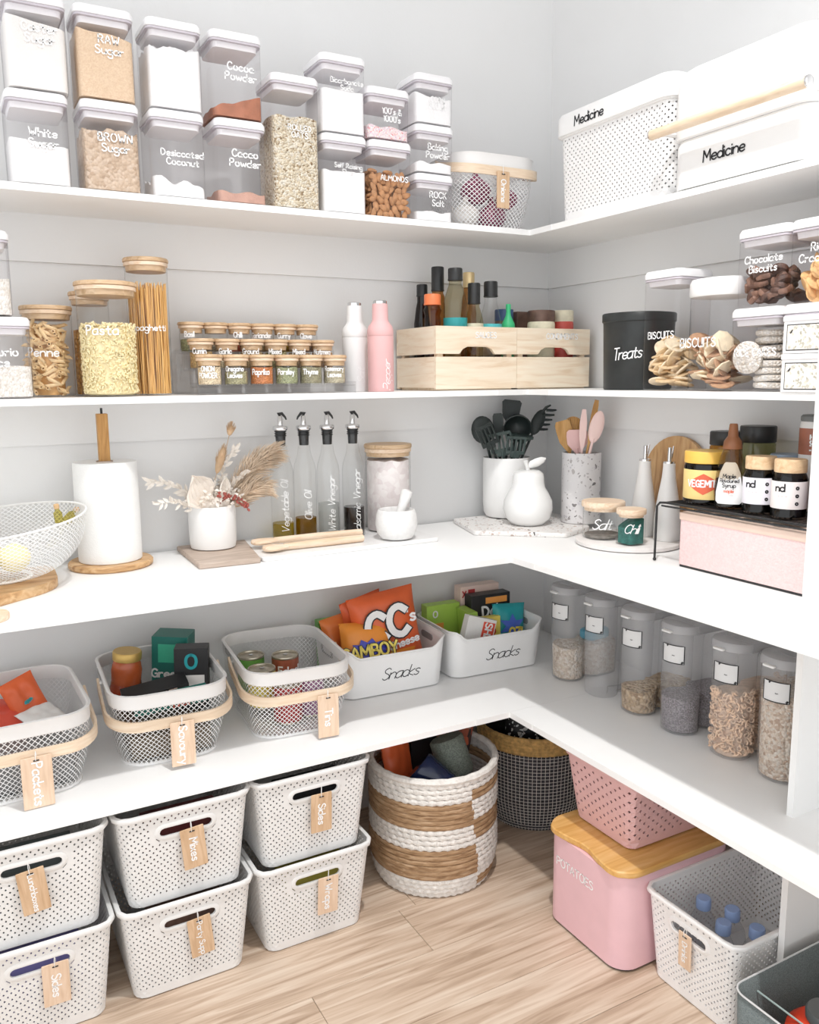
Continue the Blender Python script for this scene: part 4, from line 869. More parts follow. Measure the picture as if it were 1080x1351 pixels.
def leafv(mb, p, d, n, L, w, fold=.25):
    d = d.normalized(); s = d.cross(n)
    if s.length < 1e-6: s = d.orthogonal()
    s.normalize(); m = s.cross(d)
    V = [p, p + d * L * .3 + s * w * .8 + m * w * fold, p + d * L * .65 + s * w * .75 + m * w * fold, p + d * L, p + d * L * .65 - s * w * .75 + m * w * fold, p + d * L * .3 - s * w * .8 + m * w * fold, p + d * L * .3, p + d * L * .65]
    mb.add([tuple(v) for v in V], [(0, 1, 6), (1, 2, 7, 6), (2, 3, 7), (3, 4, 7), (4, 5, 6, 7), (5, 0, 6)])
def sprig(label, pts, n, L, w, mat, name='dried_sprig', start=.2):
    c = bez(pts, 14); o0 = Vector(pts[0]); t = thing(name, label, 'dried flower', pts[0], 0, 'dried flowers in the white pot')
    MB().tube([tuple(p - o0) for p in c], .001, 5).build('stem', mat, t); mb = MB()
    for k in range(n):
        u = start + (1 - start) * k / (n - 1); i = min(int(u * 14), 13); p = c[i].lerp(c[i + 1], u * 14 - i) - o0; d = (c[i + 1] - c[i]).normalized()
        side = Vector((RND.uniform(-1, 1), RND.uniform(-.7, .3), RND.uniform(-1, 1))); leafv(mb, p, d * .8 + side * .8, Vector((RND.uniform(-.3, .3), -1, RND.uniform(-.3, .3))), L * RND.uniform(.7, 1.1), w)
    mb.build('leaves', mat, t, smooth=0)
sprig('white dried sprig reaching towards the paper towel', [(PX - .02, PY, PZ + .06), (PX - .05, PY - .01, top + .07), (-1.37, PY - .02, top + .075)], 34, .03, .006, m_drw)
sprig('low white dried sprig hanging towards the paper towel', [(PX - .03, PY - .01, PZ + .06), (PX - .06, PY - .02, top + .03), (-1.355, PY - .03, top + .018)], 26, .026, .005, m_drw)
sprig('pale ruscus sprig behind the tan bunny tail', [(PX + .01, PY + .01, PZ + .06), (PX + .03, PY + .01, top + .11), (-1.13, PY + .005, top + .15)], 30, .022, .006, m_drw)
sprig('short cream sprig by the pampas plume', [(PX + .02, PY, PZ + .06), (PX + .04, PY - .01, top + .06), (-1.12, PY - .02, top + .085)], 26, .02, .006, m_drl)
def fan_leaf(label, base, tip, L, w, mat):
    t = thing('palm_spear', label, 'dried flower', base, 0, 'dried flowers in the white pot'); o0 = Vector(base); e = Vector(tip) - o0; MB().tube([(0, 0, 0), tuple(e * .5), tuple(e)], .0015, 5).build('stem', mat, t)
    d = e.normalized(); n = Vector((.3, -1, .15)).normalized(); s = d.cross(n).normalized(); n = s.cross(d); mb = MB(); K = 14; V = []; F = []
    prof = [(0, .05), (.2, .62), (.42, 1), (.65, .9), (.85, .5), (1, .05)]
    for (f, q) in prof:
        for k in range(K + 1):
            a = k / K * 2 - 1; V.append(tuple(e + d * L * f + s * w * q * a + n * (.004 * (k % 2) * q) + n * .012 * a * a))
    for j in range(len(prof) - 1):
        for k in range(K): F.append((j * (K + 1) + k, j * (K + 1) + k + 1, (j + 1) * (K + 1) + k + 1, (j + 1) * (K + 1) + k))
    mb.add(V, F); solid(mb.build('blade', mat, t, smooth=0), .0008)
fan_leaf('pale pleated palm spear leaning over the pot', (PX - .01, PY - .01, PZ + .07), (PX - .03, PY - .03, top + .0), .105, .05, m_drl)
fan_leaf('small cream palm leaf standing under the tan bunny tail', (PX + .01, PY - .02, PZ + .07), (PX + .02, PY - .03, top + .025), .055, .017, m_drw)
t = thing('cream_bloom', 'mass of small cream dried petals filling the pot mouth', 'dried flower', (PX, PY, PZ + .1)); mb = MB()
for k in range(420):
    a = RND.uniform(0, 6.28); q = .072 * math.sqrt(RND.random()); z = .018 + .05 * (1 - (q / .08) ** 2) + RND.uniform(-.012, .014); p = Vector((q * math.cos(a) * 1.12 + .005, q * math.sin(a) * .85 - .008, z))
    leafv(mb, p, Vector((RND.uniform(-1, 1), RND.uniform(-1, .5), RND.uniform(-.5, 1))), Vector((RND.uniform(-1, 1), -1, RND.uniform(-1, 1))), .014, .005)
mb.build('petals', m_drw, t, smooth=0)
MB().lathe([(.045, -.06), (.052, .0), (.05, .03), (.03, .05), (.0, .056)], 14).build('flower_heart', m_drl, t)
t = thing('berry_sprig', 'sprig of dark red dried berries at the pot edge', 'dried flower', (PX + .02, PY - .03, PZ + .08), 0, None)
mb = MB()
for k in range(60):
    u = RND.random(); c = Vector((-.02 + .085 * u, -.032 + RND.uniform(-.006, .006), .07 - .038 * u * u + RND.uniform(-.009, .009))); mb.ell(.0036, .0036, .0036, tuple(c), 6, 4)
mb.build('berries', m_berry, t); MB().tube([(0, 0, 0), (-.01, -.02, .05), (.02, -.03, .068), (.065, -.032, .04)], .0015, 5).build('stem', m_berry, t)
# white serving board with oils, jar, mortar and spoons
board('marble_board', 'long white marble board under the oil bottles', [(-1.135, -.015), (-1.135, -.28), (-.60, -.28), (-.60, -.015)], zc, .012, M('white_marble', (.84, .835, .83), .35, var=.03, scale=9), r=.012)
zt = zc + .0125
m_oily = clear('yellow_oil2', (.72, .62, .20), (.42, .34, .05), .07); m_oilo = clear('olive_oil', (.55, .38, .05), (.28, .17, .01), .07)
m_vinw = clear('white_vinegar', (.86, .87, .86), (.6, .62, .6), .07); m_bal = M('balsamic', (.012, .008, .008), .15, var=.1)
def oil(label, x, y, txt, liq, lh, flip, ll, fcat='oil', th=.021):
    t = thing('oil_bottle', label, 'bottle', (x, y, zt), 0, 'glass pourer bottles'); r = .0325
    MB().lathe([(r * .9, 0), (r, .004), (r, .195), (r * .93, .212), (r * .6, .245), (.0165, .268), (.0145, .28), (.0145, .296)], 28, c1=False).build('bottle', m_glass, t)
    MB().lathe([(.013, .27), (.0145, .297), (.017, .2975), (.017, .300), (.0145, .3005), (.0145, .303), (.017, .3035), (.017, .306), (.0145, .3065), (.0145, .309), (.017, .3095), (.017, .312), (.016, .314)], 20).build('stopper', m_black, t)
    MB().lathe([(.0205, .314), (.0215, .316), (.0215, .323), (.019, .326), (.008, .328), (.0065, .352), (.005, .354)], 20).build('pourer', m_chrome, t); pou = [c_ for c_ in t.children if c_.name.startswith('pourer')][0]
    s = flip
    MB().tube([(s * .001, 0, .354), (s * -.004, 0, .36), (s * .006, 0, .361), (s * .016, 0, .35), (s * .019, 0, .343)], [.004, .0055, .0045, .003, .002], 8).build('flap', m_black, pou)
    lettering(t, txt, th, m_letw, (0, 0, .1), .075, .25, wrap=r + .0008, rot=PI / 2, fz=-.12, gap=1.1, squeeze=.95)
    lq = MB().lathe([(r * .86, .004), (r * .93, .007), (r * .93, lh), (0, lh)], 24).build('cooking_oil', liq, None, (x, y, zt)); tag(lq, ll, fcat, kind='stuff')
oil('glass pourer bottle lettered Vegetable Oil on the marble board', -1.0, -.075, 'Vegetable Oil', m_oily, .05, 1, 'pale yellow oil low in the Vegetable Oil bottle')
oil('glass pourer bottle lettered Olive Oil on the marble board', -.935, -.088, 'Olive Oil', m_oilo, .062, -1, 'golden oil low in the Olive Oil bottle')
oil('glass pourer bottle lettered White Vinegar on the marble board', -.868, -.1, 'White Vinegar', m_vinw, .1, 1, 'clear vinegar in the White Vinegar bottle', 'vinegar')
oil('glass pourer bottle lettered Balsamic Vinegar, dark liquid inside', -.793, -.112, 'Balsamic Vinegar', m_bal, .085, 1, 'black balsamic vinegar in the last pourer bottle', 'vinegar')
glass_jar('wide glass jar of pale pink salt with wooden lid behind the mortar', .068, .262, (-.666, -.088, zt), None, lid=.024)
fillr('pink_salt', 'pale pink salt filling the wide jar', 'salt', .064, .211, grains('pink_salt_grain', [(0, (.74, .66, .66)), (1, (.86, .81, .80))], 60, bump=.2), (-.666, -.088, zt + .004), .003)
t = thing('mortar', 'white stone mortar bowl in front of the wide jar', 'mortar', (-.716, -.232, zt))
m_stone = M('white_stone', (.80, .79, .78), .7, var=.05, scale=70, bump=.3)
MB().lathe([(.03, 0), (.045, .004), (.056, .02), (.0605, .045), (.058, .07), (.053, .084), (.05, .086), (.047, .082), (.046, .05), (.03, .022), (0, .018)], 32).build('bowl', m_stone, t)
t = thing('pestle', 'white stone pestle leaning in the mortar', 'pestle', (-.72, -.235, zt + .034), (.0, .36, 0))
MB().lathe([(.002, -.012), (.014, -.008), (.0175, .006), (.0135, .04), (.013, .07), (.0165, .1), (.016, .108), (.008, .113), (0, .114)], 20).build('pestle', m_stone, t)
def spoon(label, a, b, w, mat=None, name='wooden_spoon', z=None, flat=False):
    a, b = Vector(a), Vector(b); d = b - a; t = thing(name, label, 'spoon', tuple(a), 0, 'wooden spoons on the marble board'); L = d.length; u = d / L
    MB().tube([tuple(u * L * .2), tuple(u * L * .6), tuple(u * L)], [.009, .011, .01], 10).build('handle', mat or m_palew, t)
    hd = [tuple(u * L * q) for q in (0, .02, .07, .14, .2, .24)]
    MB().tube(hd, [.006, .022, .029, .025, .015, .009], 12, flat=[.004, .0075, .009, .0085, .0075, .008]).build('spoon_bowl', mat or m_palew, t)
spoon('pale wooden spoon lying in front of the oil bottles', (-1.125, -.16, zt + .018), (-.8, -.175, zt + .018), .02)
spoon('second pale wooden spoon lying at the front of the marble board', (-1.115, -.225, zt + .011), (-.82, -.225, zt + .011), .02)
# terrazzo board, pot, pear, utensils
m_terr = terrazzo('terrazzo', (.82, .80, .78), [(0, (.05, .05, .05)), (.3, (.55, .42, .36)), (.6, (.70, .68, .67)), (1, (.75, .60, .55))], 95)
m_terr2 = terrazzo('grey_terrazzo', (.72, .70, .70), [(0, (.15, .14, .14)), (.3, (.45, .42, .41)), (.6, (.62, .60, .62)), (1, (.80, .78, .77))], 90)
board('terrazzo_board', 'white speckled terrazzo board under the pear ornament', [(-.40, -.03), (-.465, -.255), (-.378, -.32), (-.26, -.432), (-.12, -.375), (-.05, -.25), (-.05, -.03)], zc, .014, m_terr, r=.012)
zp = zc + .0145
t = thing('utensil_pot', 'large white ceramic pot holding black kitchen utensils', 'pot', (-.228, -.086, zp))
MB().lathe([(.05, 0), (.066, .004), (.074, .018), (.0765, .05), (.077, .195), (.0755, .197), (.073, .196), (.072, .05), (.06, .02), (0, .015)], 40).build('pot', m_ceram, t)
t = thing('pear_ornament', 'glossy white ceramic pear ornament with stalk and leaf', 'ornament', (-.258, -.244, zp))
MB().lathe([(.03, 0), (.05, .002), (.068, .02), (.0765, .048), (.0745, .075), (.062, .1), (.052, .118), (.049, .132), (.0485, .148), (.045, .16), (.034, .168), (.014, .171), (0, .168)], 40).build('fruit', M('glazed_white', (.87, .87, .86), .22, var=.01), t)
MB().tube([(0, 0, .165), (-.006, 0, .182), (-.012, -.002, .198)], [.007, .0055, .0075], 10).build('stalk', m_ceram, t)
MB().tube([(-.002, 0, .176), (.008, -.003, .186), (.026, -.008, .192), (.044, -.014, .2), (.054, -.016, .204)], [.003, .005, .006, .005, .002], 12, flat=[.003, .011, .0135, .01, .002]).build('leaf', m_ceram, t)
t = thing('utensil_cylinder', 'grey speckled terrazzo cylinder holding pink and wooden utensils', 'utensil holder', (-.09, -.294, zp))
MB().lathe([(.058, 0), (.0605, .002), (.0605, .218), (.059, .22), (.056, .219), (.055, .02), (0, .015)], 36).build('cylinder', m_terr2, t)
m_dkg = M('black_nylon', (.02, .028, .027), .45, var=.3, scale=20); m_dkg2 = M('dark_green_nylon', (.05, .075, .07), .45, var=.2, scale=20)
m_pkr = M('pink_silicone', (.80, .52, .50), .5, var=.03); m_pkl = M('pale_pink_silicone', (.85, .63, .59), .5, var=.03); m_spw = wood('brown_spatula', (.52, .28, .08), (.40, .20, .05), (.62, .36, .13), (30, 30, 4))
def utensil(name, label, base, neck, head, mat, hmat=None, face=(-.45, -.8, .3), hr=.005, grp=None):
    """head(mb) draws in a frame at the neck: x across, y towards face, z along the handle"""
    B_, N_ = Vector(base), Vector(neck); d = (N_ - B_).normalized(); n = Vector(face); n -= n.dot(d) * d; n.normalize(); s = -n.cross(d)
    t = thing(name, label, 'utensil', base, 0, grp); e = N_ - B_
    MB().tube([(0, 0, 0), tuple(e * .5), tuple(e + d * .012)], [hr * .9, hr, hr * .8], 10, flat=None).build('handle', hmat or mat, t)
    mb = MB(); head(mb); mb.xf(Matrix(((s.x, -n.x, d.x, e.x), (s.y, -n.y, d.y, e.y), (s.z, -n.z, d.z, e.z), (0, 0, 0, 1)))); mb.build('head', mat, t); return t
def slotted(w, h, n):
    def f(mb):
        bw = w / (2 * n + 1) * .9; T = .0025
        mb.rbox(w * .5, T * 2, .016, .002, .0008, z0=-.006); mb.rbox(w, T * 2, h * .18, .004, .001, z0=0.006); mb.rbox(w * .96, T * 2, h * .14, .004, .001, z0=h * .88)
        for k in range(n + 1): mb.rbox(bw, T * 2, h * .8, .001, .0005, cx=-w / 2 + bw / 2 + (w - bw) * k / n, z0=.012)
    return f
def paddle(w, h, T=.004, top=1.0, base=.5):
    def f(mb):
        P = []
        for (q, zz) in ((base * .3, -.004), (base, h * .12), (.92, h * .35), (1, h * .7), (.97 * top, h * .9), (.75 * top, h)): P.append((q * w / 2, zz))
        Q = P + [(-x, z) for x, z in reversed(P)]; mb.prism(Q, -T / 2, T / 2, 'xz')
    return f
def spoonhead(w, h, dp=.35):
    def f(mb): mb.ell(w / 2, w / 2 * dp, h / 2, (0, w * .05, h / 2 - .004), 14, 10)
    return f
def ladle(r):
    def f(mb):
        mb.lathe([(.002, -r), (r * .5, -r * .87), (r * .87, -r * .5), (r, 0), (r * .94, .001), (r * .8, -r * .45), (r * .4, -r * .8), (.002, -r * .92)], 20); b = len(mb.v)
        mb.xf(Matrix.Translation((0, -.01, r * .8)) @ Matrix.Rotation(1.9, 4, 'X'))
    return f
def masher(r):
    def f(mb):
        mb.lathe([(.008, -.05), (.009, -.01), (r * .7, .004), (r, .008), (r, .014), (r * .9, .016), (0, .012)], 24)
    return f
def fork(w, h):
    def f(mb):
        mb.ell(w * .42, .006, h * .45, (0, 0, h * .4), 12, 8)
        for k in range(5):
            z = h * (.2 + .17 * k); mb.tube([(w * .2, 0, z), (w * .55, -.006, z + .006), (w * .75, -.018, z + .01)], [.005, .0042, .003], 8)
        mb.tube([(0, 0, h * .7), (w * .1, -.006, h * .95), (w * .3, -.016, h * 1.06)], [.006, .0045, .003], 8)
    return f
gb = 'black utensils in the white pot'; ub = (-.228, -.086, zp + .03)
U = lambda dx, dy: (ub[0] + dx, ub[1] + dy, ub[2])
utensil('slotted_spoon', 'black slotted spoon leaning furthest out of the white pot', U(.05, .02), (-.312, -.122, 1.18), slotted(.055, .085, 4), m_dkg, face=(-.5, -.75, .2), grp=gb)
utensil('slotted_turner', 'dark green slotted turner low at the front of the pot', U(.02, -.01), (-.272, -.128, 1.155), slotted(.075, .075, 5), m_dkg2, face=(-.55, -.75, .3), grp=gb)
utensil('slotted_turner', 'dark green slotted turner behind the pear stalk', U(.0, -.01), (-.243, -.15, 1.15), slotted(.062, .065, 4), m_dkg2, face=(-.45, -.85, .3), grp=gb)
utensil('serving_spoon', 'black serving spoon with a wide glossy bowl', U(.01, .03), (-.30, -.075, 1.19), spoonhead(.075, .095), m_dkg, face=(-.45, -.8, .3), grp=gb)
utensil('narrow_spatula', 'black narrow spatula standing upright in the white pot', U(0, .02), (-.258, -.085, 1.2), paddle(.034, .085), m_dkg, face=(-.45, -.8, .3), grp=gb)
utensil('soup_ladle', 'black ladle with its bowl turned to the wall', U(-.01, .0), (-.212, -.11, 1.2), ladle(.046), m_dkg, face=(-.4, -.85, .2), grp=gb)
utensil('potato_masher', 'dark green masher with round flat head', U(-.005, -.02), (-.212, -.145, 1.2), masher(.037), m_dkg2, face=(-.45, -.8, .3), grp=gb)
utensil('fish_slice', 'black square turner standing highest in the pot', U(.0, .03), (-.198, -.06, 1.245), paddle(.06, .08, top=1.1), m_dkg, face=(-.5, -.8, .2), grp=gb)
utensil('pasta_fork', 'black pasta fork with curved prongs', U(-.02, .01), (-.138, -.105, 1.215), fork(.05, .1), m_dkg, face=(-.5, -.8, .1), grp=gb)
gp = 'pink and wooden utensils in the terrazzo cylinder'; ub = (-.09, -.294, zp + .03)
utensil('wooden_spatula', 'brown wooden spatula with slanted head in the terrazzo cylinder', U(.01, -.01), (-.112, -.262, 1.165), paddle(.05, .1), m_spw, face=(-.6, -.75, .2), grp=gp)
utensil('pastry_brush', 'wooden brush with tan bristles in the terrazzo cylinder', U(.02, .01), (-.09, -.262, 1.19), lambda mb: [mb.tube([(-.028 + .056 * k / 13, 0, 0), (-.036 + .072 * k / 13, 0, .085 - .0006 * (k - 6.5) ** 2)], .0032, 5) for k in range(14)], m_spw, face=(-.6, -.75, .2), grp=gp)
utensil('silicone_spatula', 'pink rounded silicone spatula behind the wooden one', U(.0, .01), (-.1, -.285, 1.165), paddle(.065, .07), m_pkr, face=(-.6, -.75, .2), grp=gp)
utensil('silicone_tongs', 'narrow pink silicone tongs standing upright', U(-.01, .0), (-.108, -.315, 1.17), paddle(.022, .13, .008, .7), m_pkl, face=(-.6, -.75, .2), grp=gp)
utensil('silicone_whisk', 'dark wooden handled utensil tallest in the terrazzo cylinder', U(-.01, .01), (-.092, -.325, 1.18), paddle(.018, .15, .01, .9), m_spw, hmat=m_spw, face=(-.6, -.75, .2), grp=gp)
utensil('silicone_spoon', 'pale pink silicone spoon leaning towards the jars', U(-.01, .02), (-.098, -.352, 1.2), spoonhead(.042, .105, .3), m_pkl, face=(-.6, -.75, .2), grp=gp)
utensil('paring_tool', 'thin black tipped utensil leaning over towards the pear', U(.01, -.03), (-.11, -.237, 1.205), paddle(.018, .055, .004, .3), m_dkg, face=(-.6, -.75, .2), grp=gp)
# stone tray with two jars and two white cruets
t = MB().lathe([(.14, 0), (.148, .003), (.148, .012), (.145, .014), (0, .014)], 48).build('stone_tray', M('travertine', (.78, .75, .73), .7, var=.06, scale=40, bump=.2), None, (-.158, -.582, zc)); tag(t, 'round pale stone tray under the salt jar', 'tray')
js = thing('salt_jar', 'low glass jar lettered Salt with oversized wooden lid', 'jar', (-.212, -.535, zp), 0)
MB().lathe([(.052, .001), (.056, .004), (.056, .088)], 28, c1=False).build('body', m_glass, js); MB().lathe([(.053, .08), (.053, .09), (.06, .0905), (.061, .094), (.061, .103), (.059, .106), (0, .107)], 32).build('lid', m_palew, js)
lettering(js, 'Salt', .028, m_letw, (0, 0, .045), .09, .4, wrap=.0567, fz=-.8, gap=.6)
fillr('table_salt', 'thin layer of dark salt left in the Salt jar', 'salt', .051, .007, M('dark_salt', (.22, .20, .18), .7, var=.3, scale=90), (-.212, -.535, zp + .004), .001)
js = thing('chilli_jar', 'small glass jar of green herbs with wooden lid lettered Chilli', 'jar', (-.212, -.647, zp), 0)
MB().loft([rr(.066, .066, .022, 5, .001), rr(.07, .07, .024, 5, .004), rr(.07, .07, .024, 5, .082)], True, False).build('body', m_glass, js); MB().lathe([(.033, .076), (.033, .083), (.039, .0835), (.0405, .087), (.0405, .095), (.039, .098), (0, .099)], 28).build('lid', m_palew, js)
lettering(js, 'Chilli', .024, m_letw, (0, 0, .046), .1, .4, wrap=.0375, fz=-.75, gap=.6)
fill('green_herbs', 'dark green herbs slanting in the small jar', 'herbs', .056, .056, .055, M('green_herb', (.02, .15, .13), .7, var=.3, scale=90, bump=.4), (-.212, -.647, zp + .004), 0, .002, .025)
def cruet(label, x, y, z):
    t = thing('oil_cruet', label, 'cruet', (x, y, z), 0, 'white cruets')
    MB().lathe([(.034, 0), (.0365, .004), (.0365, .05), (.033, .09), (.025, .14), (.019, .175), (.0165, .205), (.0165, .215), (0, .216)], 28).build('bottle', m_ceram, t)
    MB().lathe([(.0165, .215), (.0165, .22), (.006, .222), (.005, .258), (.003, .259)], 14).build('spout', m_chrome, t)
    MB().tube([(.004, -.002, .222), (.007, -.004, .245), (.009, -.005, .262)], .002, 8).build('air_tube', m_chrome, t)
cruet('white tapered cruet with steel spout beside the wall', -.088, -.566, zp); cruet('white tapered cruet with steel spout beside the wire rack', -.085, -.655, zp)
t = thing('round_board', 'round wooden board leaning on the wall behind the cruets', 'board', (-.03, -.612, zc), (0, .09, 0))
MB().prism([(.118 * math.cos(a * PI / 20) , .182 + .118 * math.sin(a * PI / 20)) for a in range(40)], -.008, .006, 'yz').build('disc', m_acacv, t)
MB().prism([(-.018, 0), (.018, 0), (.02, .075), (-.02, .075)], -.008, .006, 'yz').build('handle', m_acacv, t)
# pale pink box under a black wire rack
t = thing('fabric_box', 'pale pink woven box with beige rim under the wire rack', 'box', (-.15, -1.066, zc), -PI / 2)
MB().loft([rr(.405, .215, .006, 3, .0), rr(.405, .215, .006, 3, .006)]).build('base_piping', m_black, t)
MB().loft([rr(.408, .218, .008, 3, .006), rr(.408, .218, .008, 3, .118), rr(.39, .2, .006, 3, .119)]).build('body', m_palep, t)
MB().loft([rr(.41, .221, .008, 3, .118), rr(.412, .223, .008, 3, .121), rr(.412, .223, .008, 3, .135), rr(.40, .211, .006, 3, .137)]).build('rim', M('beige_trim', (.78, .60, .50), .7, var=.03), t)
zk = zc + .158
t = thing('wire_rack', 'black wire shelf rack standing over the pale pink box', 'rack', (0, 0, zc))
hk = .154
for (x, nm) in ((-.263, 'front'), (-.03, 'back')):
    MB().tube([(x, -.788, 0.003), (x, -.79, hk - .012), (x, -.8, hk - .002), (x, -.82, hk), (x, -1.24, hk), (x, -1.262, hk - .002), (x, -1.272, hk - .012), (x, -1.273, .003)], .003, 8).build('leg_frame', m_black, t)
for y in (-.788, -1.273):
    for x in (-.263, -.03): MB().ell(.0045, .0045, .0045, (x, y, .0045), 8, 6).build('foot', m_black, t)
for k in range(40): MB().tube([(-.263, -.812 - k * .0112, hk), (-.03, -.812 - k * .0112, hk)], .0014, 5).build('rack_wire', m_black, t)
MB().tube([(-.267, -.81, hk - .008), (-.267, -1.25, hk - .008)], .0025, 6).build('front_rail', m_black, t)
zk = zc + hk + .0035
m_veg = M('yellow_label', (.88, .66, .26), .5, var=.05); m_vlid = M('mustard_lid', (.86, .52, .10), .4, var=.03); m_vred = M('red_diamond', (.72, .13, .06), .5, var=.05)
m_dkj = clear('dark_spread', (.10, .05, .03), (.04, .02, .01), .09)
t = thing('vegemite_jar', 'yellow labelled Vegemite jar with mustard lid on the rack', 'jar', (-.19, -.878, zk))
MB().lathe([(.047, 0), (.0525, .004), (.0525, .09), (.049, .098)], 32).build('jar', m_dkj, t)
MB().lathe([(.0528, .012), (.0533, .014), (.0533, .082), (.0528, .084)], 36, c0=False, c1=False).build('paper_label', m_veg, t)
MB().lathe([(.0515, .099), (.053, .1), (.053, .124), (.051, .128), (0, .129)], 36, mod=lambda u, z: .0004 * math.cos(u * 2 * PI * 60)).build('lid', m_vlid, t)
R_ = .0539; dm = MB(); L = [[], []]
for k in range(17):
    x = -.037 + .074 * k / 16; hz = .0245 * (1 - (abs(x) / .0372)) ** .75 + .0012; a = x / R_ - .95
    for l, sg in zip(L, (-1, 1)): l.append((R_ * math.sin(a), -R_ * math.cos(a), .05 + sg * hz))
dm.loft(L, False, False, closed=False)
dl_ = dm.build('red_diamond', m_vred, t, smooth=0)
lettering(dl_, 'VEGEMITE', .0155, m_letw, (0, 0, .051), .22, wrap=R_ + .0007, fz=-.95, gap=1.4, squeeze=.85)
t = thing('syrup_bottle', 'maple flavoured syrup squeeze bottle with brown cone cap', 'bottle', (-.213, -.973, zk))
m_syr = clear('clear_pet', (.80, .74, .66), (.45, .38, .3), .09)
def ov(w, d, z): return circ(w, 24, z, ry=d)
MB().loft([ov(.03, .022, 0), ov(.036, .027, .004), ov(.038, .028, .04), ov(.033, .026, .09), ov(.027, .024, .12), ov(.021, .021, .135), ov(.0185, .0185, .142)]).xf(Matrix.Rotation(-1.0, 4, 'Z')).build('bottle', m_syr, t)
MB().loft([ov(.0285, .021, .003), ov(.034, .025, .006), ov(.0365, .027, .04), ov(.034, .025, .07), ov(.03, .02, .072)]).xf(Matrix.Rotation(-1.0, 4, 'Z')).build('syrup', m_dkj, t)
MB().lathe([(.021, .14), (.022, .142), (.02, .158), (.0145, .166), (.012, .17), (.0095, .196), (.008, .199), (0, .199)], 20).build('cap', M('brown_cap', (.26, .10, .04), .4, var=.1), t)
V = []; LB = MB(); L = []
for (z, a) in ((.012, .55), (.018, .72), (.04, .72), (.085, .62), (.105, .42), (.11, .3)):
    q = .0385 if z < .05 else .0385 - (z - .05) * .16; qd = q * .745; l = []
    for k in range(9):
        an = -PI / 2 + (k / 8 * 2 - 1) * a * 1.2; l.append(((q + .0008) * math.cos(an), (qd + .0008) * math.sin(an), z))
    L.append(l)
LB.loft(L, False, False, closed=False).xf(Matrix.Rotation(-1.0, 4, 'Z')); lb = LB.build('paper_label', m_white, t)
m_dgreen = M('dark_print', (.05, .08, .06), .5)
for (tx, h_, z, m_) in (('Maple', .009, .078, m_letk), ('Flavoured', .008, .067, m_letk), ('Syrup', .009, .056, m_letk), ('maple', .007, .043, m_vred)):
    lettering(lb, tx, h_, m_, (0, 0, z), .2, wrap=.0325 if z > .065 else .034, fz=-1.0, gap=1.2)
def ndjar(label, x, y, lm):
    t = thing('coffee_jar', label, 'jar', (x, y, zk), 0, 'nd jars on the rack')
    MB().lathe([(.033, 0), (.037, .004), (.037, .085), (.033, .096), (.031, .1)], 28).build('jar', m_dkj, t)
    lb = MB().lathe([(.0374, .022), (.0378, .024), (.0378, .08), (.0374, .082)], 32, c0=False, c1=False).build('paper_label', lm, t)
    MB().lathe([(.0325, .1), (.0335, .101), (.0335, .126), (.032, .129), (0, .129)], 28).build('lid', m_bam, t)
    lettering(lb, 'nd', .016, m_letk, (0, 0, .068), .2, wrap=.0383, fz=-1.45, gap=1.2)
    for k in range(3): lettering(lb, 'o', .009, m_letk, (0, 0, .07 - .017 * k), .35, wrap=.0383, fz=-.5, name='printed_mark')
    lettering(lb, '- - -', .008, m_dustp, (0, 0, .05), .12, wrap=.0383, fz=-1.3, name='printed_mark')
ndjar('jar with lilac white label marked nd beside the syrup', -.21, -1.052, M('lilac_label', (.82, .80, .86), .6, var=.02))
ndjar('jar with pinkish white label marked nd nearer the upright panel', -.215, -1.133, M('pinkish_label', (.86, .80, .78), .6, var=.02))
def lidded(label, x, y, r, h, body, lidm, lh, name='preserve_jar', z=None):
    t = thing(name, label, 'jar', (x, y, z or zk)); MB().lathe([(r * .92, 0), (r, .004), (r, h - lh - .004), (r * .93, h - lh)], 24).build('jar', body, t); MB().lathe([(r * .98, h - lh), (r * 1.02, h - lh + .002), (r * 1.02, h - .003), (r * .98, h), (0, h)], 24).build('lid', lidm, t); return t
lidded('jar of amber honey with black lid behind the Vegemite jar', -.085, -.845, .04, .17, clear('honey', (.62, .40, .08), (.35, .2, .02), .08), m_black, .035)
lidded('jar with black lid and green contents behind the syrup', -.085, -.94, .042, .188, clear('pickle', (.62, .66, .48), (.4, .44, .28), .08), m_black, .04)
lidded('low jar with blue grey lid behind the nd jars', -.085, -1.022, .035, .125, m_glass, M('bluegrey_lid', (.30, .38, .48), .4), .02)
t = thing('spray_can', 'tall white spray can with brown print against the upright panel', 'can', (-.085, -1.094, zk))
MB().lathe([(.031, 0), (.033, .003), (.033, .195), (.03, .205)], 24).build('can', m_white, t); MB().lathe([(.03, .205), (.032, .207), (.032, .216), (.028, .22), (0, .221)], 24).build('cap', M('grey_cap', (.2, .21, .21), .5), t)
pb = MB().lathe([(.0333, .13), (.0335, .14), (.0335, .185), (.0333, .19)], 24, c0=False, c1=False).build('printed_band', M('brown_print', (.36, .13, .08), .5, var=.2), t)
lettering(pb, 'LIST', .014, m_letw, (0, 0, .158), .25, wrap=.034, rot=PI / 2, fz=-1.0)
lidded('small jar of amber spread beside the spray can', -.14, -1.21, .032, .115, clear('honey', (.62, .40, .08), (.35, .2, .02), .08), m_bam, .02)
tag(MB().rbox(.05, .05, .1, .003, .001).build('tea_box', M('violet_white_print', (.62, .58, .74), .5, var=.25, scale=60), None, (-.215, -1.225, zk), -.2), 'white and violet box between the nd jar and upright panel', 'box')
